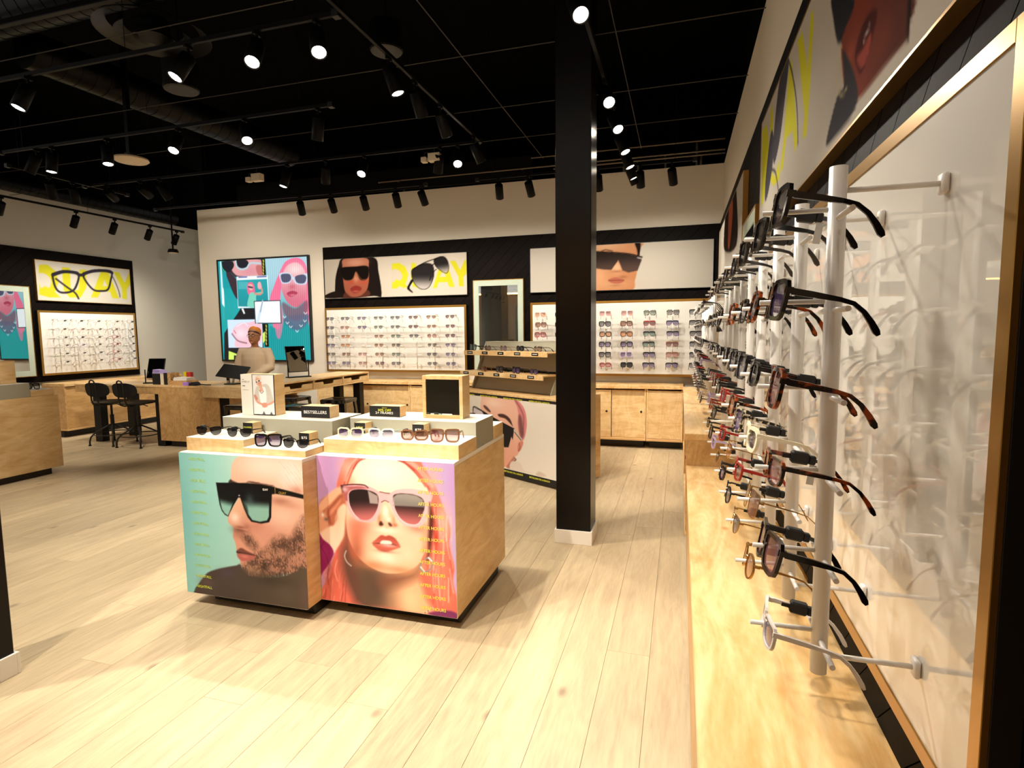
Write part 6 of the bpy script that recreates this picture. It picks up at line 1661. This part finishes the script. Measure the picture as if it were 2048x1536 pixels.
# ducts
def duct(p0, p1, r, label, step=.11):
    t = thing('air_duct', (Vector(p0) + Vector(p1)) / 2, label, 'air duct', 'ceiling ducts')
    MB().cyl(p0, p1, r, n=28).build('pipe', M_DUCT, t, smooth=2)
    d = Vector(p1) - Vector(p0); n = int(d.length / step); q = MB(); e = d.normalized() * .004
    for i in range(1, n):
        c = Vector(p0) + d * i / n; q.cyl(c - e, c + e, r + .003, n=28)
    q.build('spiral_seam', M_DUCT, t); return t
duct((-8.6, 3.2, 3.82), (-1.2, 3.0, 3.82), .17, 'fat round duct crossing the dark ceiling')
duct((-4.95, 3.35, 3.70), (-4.72, 6.2, 3.70), .15, 'round duct running away under the dark ceiling')
duct((-8.45, 3.6, 3.46), (-8.45, 7.9, 3.46), .10, 'slim round duct along the top of the grey wall')
for i, (y, z) in enumerate(((7.32, 3.70), (7.30, 3.53), (7.26, 3.56))):
    M_C = mat('conduit_metal', '6a6258', .3, metal=.9); x0 = (-1.9, -1.6, -4.1)[i]
    t = thing('conduit', ((x0 + .46) / 2, y, z), ('upper metal conduit along the top of the back wall', 'lower metal conduit along the top of the back wall', 'long metal conduit in front of the wall top')[i], 'conduit', 'conduits over the back wall')
    MB().cyl((x0, y, z), (.4655, y, z), .013, n=10).build('pipe', M_C, t, smooth=2)
    for k in range(3): x = x0 + .3 + (.2 - x0) * k / 2.4; MB().box(x - .012, x + .012, y - .005, 7.45, z - .018, z - .014).box(x - .012, x + .012, 7.43, 7.45, 3.4405, z - .014).build('bracket', M_C, t)
tag(MB().box(-6.4, -2.2, 2.86, 2.9, 3.55, 3.59, c=.004).build('support_channel', M_DUCT), 'slotted steel channel below the fat duct', 'channel')
t = thing('support_post', (-4.72, 3.99, 3.07), 'square steel post hanging from the ceiling with a white disc below', 'post')
box('post', M_DUCT, t, -4.74, -4.70, 3.97, 4.01, 3.06, 4.6)
t = thing('access_point', (-4.71, 3.99, 2.99), 'round white access point at the foot of the hanging post', 'access point')
MB().lathe([(.02, .0), (.125, .004), (.14, .016), (.135, .03), (.07, .04)], 32, (-4.71, 3.99, 2.99)).build('disc', mat('warm_plastic', 'd9c8ae', .5), t, smooth=2); MB().cyl((-4.71, 3.99, 3.03), (-4.71, 3.99, 3.06), .05).build('mount', M_RUB, t)
t = thing('pendant_speaker', (-3.66, 3.56, 3.30), 'black cylinder speaker hanging beside the first lit spotlight', 'speaker', 'hanging speakers')
MB().lathe([(.10, 0), (.125, .01), (.125, .19), (.09, .205)], 28, (-3.66, 3.56, 3.30)).build('body', M_MATTE, t, smooth=2); MB().lathe([(.10, -.003), (.118, 0), (.118, .004)], 28, (-3.66, 3.56, 3.30)).build('grille', mat('grille_grey', '2c2a27', .6), t); MB().cyl((-3.66, 3.56, 3.5), (-3.66, 3.56, 4.6), .004, n=6).build('hanger_wire', M_DUCT, t)
t = thing('pendant_speaker', (-2.2, 4.08, 3.60), 'flat round speaker above the track over the lilac podium', 'speaker', 'hanging speakers')
MB().lathe([(.10, 0), (.125, .01), (.125, .20), (.09, .22)], 28, (-2.2, 4.08, 3.60)).build('body', M_MATTE, t, smooth=2); MB().lathe([(.10, -.003), (.118, 0), (.118, .004)], 28, (-2.2, 4.08, 3.60)).build('grille', mat('grille_grey', '2c2a27', .6), t); MB().cyl((-2.2, 4.08, 3.82), (-2.2, 4.08, 4.6), .004, n=6).build('hanger_wire', M_DUCT, t)
t = thing('air_diffuser', (-3.57, 3.27, 3.52), 'round ceiling air diffuser with concentric rings below the fat duct', 'diffuser')
for r0, r1, z in ((.13, .10, .0), (.24, .18, .015), (.36, .28, .03)): MB().rings([[((-3.57) + q * math.cos(6.28318 * j / 36), 3.27 + q * math.sin(6.28318 * j / 36), 3.52 + zz) for j in range(36)] for q, zz in ((r0, z), (r0 - .01, z + .012), (r1, z + .05), (r1 + .008, z + .045))], cap=False).build('ring', mat('diffuser_grey', '191714', .45), t, smooth=2)
MB().cyl((-3.57, 3.27, 3.53), (-3.57, 3.27, 3.645), .10).build('neck', M_DUCT, t, smooth=2)
def emergency(x, y, z, label):
    t = thing('emergency_light', (x, y, z), label, 'emergency light', 'emergency lights'); m = mat('ivory_plastic', 'd4c4a8', .5)
    box('body', m, t, x + .02, x + .13, y - .03, y + .03, z - .05, z + .02, c=.004); box('lamp_head', m, t, x - .05, x, y - .025, y + .025, z - .05, z - .005, c=.004)
    MB().tube([(x - .025, y, z - .005), (x - .02, y, z + .03), (x + .01, y, z + .035), (x + .03, y, z + .01)], .004, 6).build('bracket', M_RUB, t); MB().cyl((x + .07, y, z + .02), (x + .07, y, TZ + (.0 if y > 4.6 else .02)), .004, n=6).build('stem', M_RUB, t)
emergency(-4.03, 4.68, 2.98, 'small ivory emergency light under the third track'); emergency(-2.16, 4.68, 2.99, 'small ivory emergency light near the far end of the third track')
t = thing('smoke_sensor', (-7.43, 6.95, 2.78), 'small round sensor hanging at the screen wall edge', 'sensor')
MB().lathe([(.05, 0), (.075, .008), (.075, .03), (.06, .06)], 20, (-7.55, 7.0, 2.72)).build('disc', M_MATTE, t, smooth=2); MB().lathe([(.03, -.004), (.06, -.002), (.065, .006)], 20, (-7.55, 7.0, 2.72)).build('face', mat('warm_plastic', 'd9c8ae', .5), t); MB().cyl((-7.55, 7.0, 2.78), (-7.55, 7.0, 4.6), .012, n=8).build('stem', M_MATTE, t)

# ================================================================ shop assistant
px, py = -5.79, 6.62
T = thing('person', (px, py, 0), 'shop assistant in beige sweatshirt, orange headwrap and glasses standing behind the counter', 'person', None, R(14))
M_SKIN = mat('skin', '93603f', .5); M_SWEAT = mat('sweatshirt', 'b09a80', .9, bump=.25, bscale=300); M_ORANGE = mat('headwrap', 'b8701e', .85, bump=.25, bscale=150); M_TROU = mat('dark_trousers', '1c1a1c', .85)
def loft(m, sec, n=16):
    """sec: (x, y, z, rx, ry)"""
    return m.rings([[(x + rx * math.cos(6.28318 * j / n), y + ry * math.sin(6.28318 * j / n), z) for j in range(n)] for x, y, z, rx, ry in sec])
def limb(m, pts, rs, n=12): return m.tube(pts, rs, n)
def fuse(o, v, sm=4):
    r = o.modifiers.new('fuse', 'REMESH'); r.mode = 'VOXEL'; r.voxel_size = v; r.use_smooth_shade = True
    s = o.modifiers.new('smooth', 'SMOOTH'); s.factor = .5; s.iterations = sm
# local: faces -y (towards the shop); x to her left hand
m = MB()
loft(m, [(0, -.004, 1.318, .030, .030), (0, -.012, 1.335, .050, .052), (0, -.008, 1.365, .064, .076), (0, 0, 1.41, .070, .090), (0, .004, 1.455, .073, .095), (0, .008, 1.50, .070, .092), (0, .012, 1.535, .052, .070), (0, .012, 1.552, .020, .03)])
m.ball((0, -.094, 1.408, ), .013, .020, .022); m.ball((0, -.085, 1.43), .010, .016, .03); m.ball((0, -.083, 1.372), .024, .012, .010); m.ball((-.072, .01, 1.42), .012, .02, .03); m.ball((.072, .01, 1.42), .012, .02, .03); m.ball((0, -.070, 1.338), .025, .022, .016)
limb(m, [(0, .015, 1.22), (0, .012, 1.30), (0, .004, 1.36)], [.055, .048, .048])
loft(m, [(0, .0, .78, .14, .10), (0, 0, .95, .13, .095), (0, 0, 1.10, .145, .10), (0, .01, 1.20, .16, .085), (0, .015, 1.25, .10, .06)])
SH = {-1: [(-.165, .01, 1.215), (-.205, .0, 1.10), (-.215, -.02, .985), (-.175, -.12, .90), (-.11, -.215, .865)], 1: [(.165, .01, 1.215), (.205, 0, 1.10), (.215, -.03, .99), (.13, -.15, .92), (.03, -.215, .875)]}
for s in (-1, 1):
    limb(m, SH[s], [.045, .042, .038, .032, .024])
    h = Vector(SH[s][-1]); d = (h - Vector(SH[s][-2])).normalized(); side = Vector((0, 0, 1)).cross(d).normalized()
    m.ball(h + d * .035, .034, .040, .014)
    for k, L in enumerate((.060, .068, .064, .050)):
        o_ = h + d * .06 + side * (-.027 + .018 * k)
        limb(m, [o_, o_ + d * L * .5 + Vector((0, 0, -.004)), o_ + d * L + Vector((0, 0, -.016))], [.0085, .008, .0065], 8)
    o_ = h + d * .02 + side * .034 * -s; limb(m, [o_, o_ + d * .03 + side * .018 * -s, o_ + d * .055 + side * .02 * -s + Vector((0, 0, -.008))], [.010, .009, .007], 8)
for s in (-1, 1): limb(m, [(s * .075, 0, .82), (s * .085, -.005, .45), (s * .09, .01, .08), (s * .09, -.08, .035)], [.085, .06, .042, .035])
body = m.build('body', M_SKIN, T, True); fuse(body, .008, 3)
m = MB()
loft(m, [(0, 0, .80, .165, .125), (0, 0, .84, .178, .138), (0, 0, .98, .180, .140), (0, 0, 1.10, .182, .136), (0, .006, 1.18, .190, .118), (0, .01, 1.225, .165, .095), (0, .012, 1.255, .10, .075), (0, .012, 1.272, .066, .062)], 20)
for s in (-1, 1): limb(m, [(s * .12, .01, 1.20)] + [tuple(Vector(p) + Vector((s * .012, 0, 0))) for p in SH[s][:4]] + [SH[s][4]], [.07, .070, .068, .066, .056, .036])
sw = m.build('sweatshirt', M_SWEAT, T, True); fuse(sw, .010, 5)
MB().tube([(.064 * math.cos(6.28318 * i / 20), .006 + .062 * math.sin(6.28318 * i / 20), 1.268 - .012 * math.sin(6.28318 * i / 20) * -1) for i in range(20)], .010, 8, closed=True).build('collar', M_SWEAT, sw, True, smooth=True)
m = MB()
loft(m, [(0, 0, .74, .165, .125), (0, 0, .86, .16, .12)])
for s in (-1, 1): limb(m, [(s * .08, 0, .84), (s * .085, 0, .45), (s * .09, .01, .07)], [.105, .08, .06])
fuse(m.build('trousers', M_TROU, T, True), .012, 3)
for s in (-1, 1): MB().ball((s * .09, -.06, .04), .05, .13, .045).build('shoe', M_RUB, T, True, smooth=True)
# hair under the wrap, wrap, glasses, face
m = MB(); m.rings([[(.077 * math.cos(a) * k, .034 + .088 * math.sin(a) * k, z + .030 * math.sin(a) * -1) for a in [6.28318 * j / 20 for j in range(20)]] for z, k in ((1.452, .97), (1.475, 1.04), (1.505, 1.03), (1.532, .82), (1.545, .4))])
m.ball((0, .085, 1.50), .062, .055, .062); m.ball((0, .095, 1.40), .04, .035, .05)
fuse(m.build('headwrap', M_ORANGE, T, True), .008, 3)
m = MB(); m.rings([[(.0755 * math.cos(a), .012 + .096 * math.sin(a), z + .03 * math.sin(a) * -1) for a in [6.28318 * j / 20 for j in range(20)]] for z in (1.455, 1.478)]); m.build('hair', mat('dark_hair', '1c130e', .7), T, True, smooth=True)
for s in (-1, 1):
    e = MB().ball((s * .030, -.0815, 1.437), .012, .008, .007).build('eye', mat('eye_white', 'c8beb4', .3), T, True, smooth=True)
    MB().ball((s * .030, -.0885, 1.437), .005, .003, .005).build('iris', M_RUB, e, True, smooth=True)
    MB().tube([(s * .014, -.090, 1.455), (s * .03, -.089, 1.460), (s * .048, -.080, 1.455)], .003, 6).build('eyebrow', mat('dark_hair', '1c130e', .7), T, True)
MB().ball((0, -.092, 1.375), .022, .008, .006).build('lips', mat('lips', '8a4a40', .4), T, True, smooth=True)
m = MB()
for s in (-1, 1):
    m.tube([(s * .031 + .024 * math.cos(6.28318 * i / 16), -.098 + 1.5 * (s * .031 + .024 * math.cos(6.28318 * i / 16)) ** 2 * 2, 1.435 + .019 * math.sin(6.28318 * i / 16)) for i in range(16)], .0018, 6, closed=True)
    m.tube([(s * .055, -.088, 1.442), (s * .074, -.03, 1.443), (s * .076, .02, 1.432)], .0018, 6)
m.tube([(-.008, -.098, 1.438), (.008, -.098, 1.438)], .0018, 6)
m.build('glasses', M_BLK, T, True)
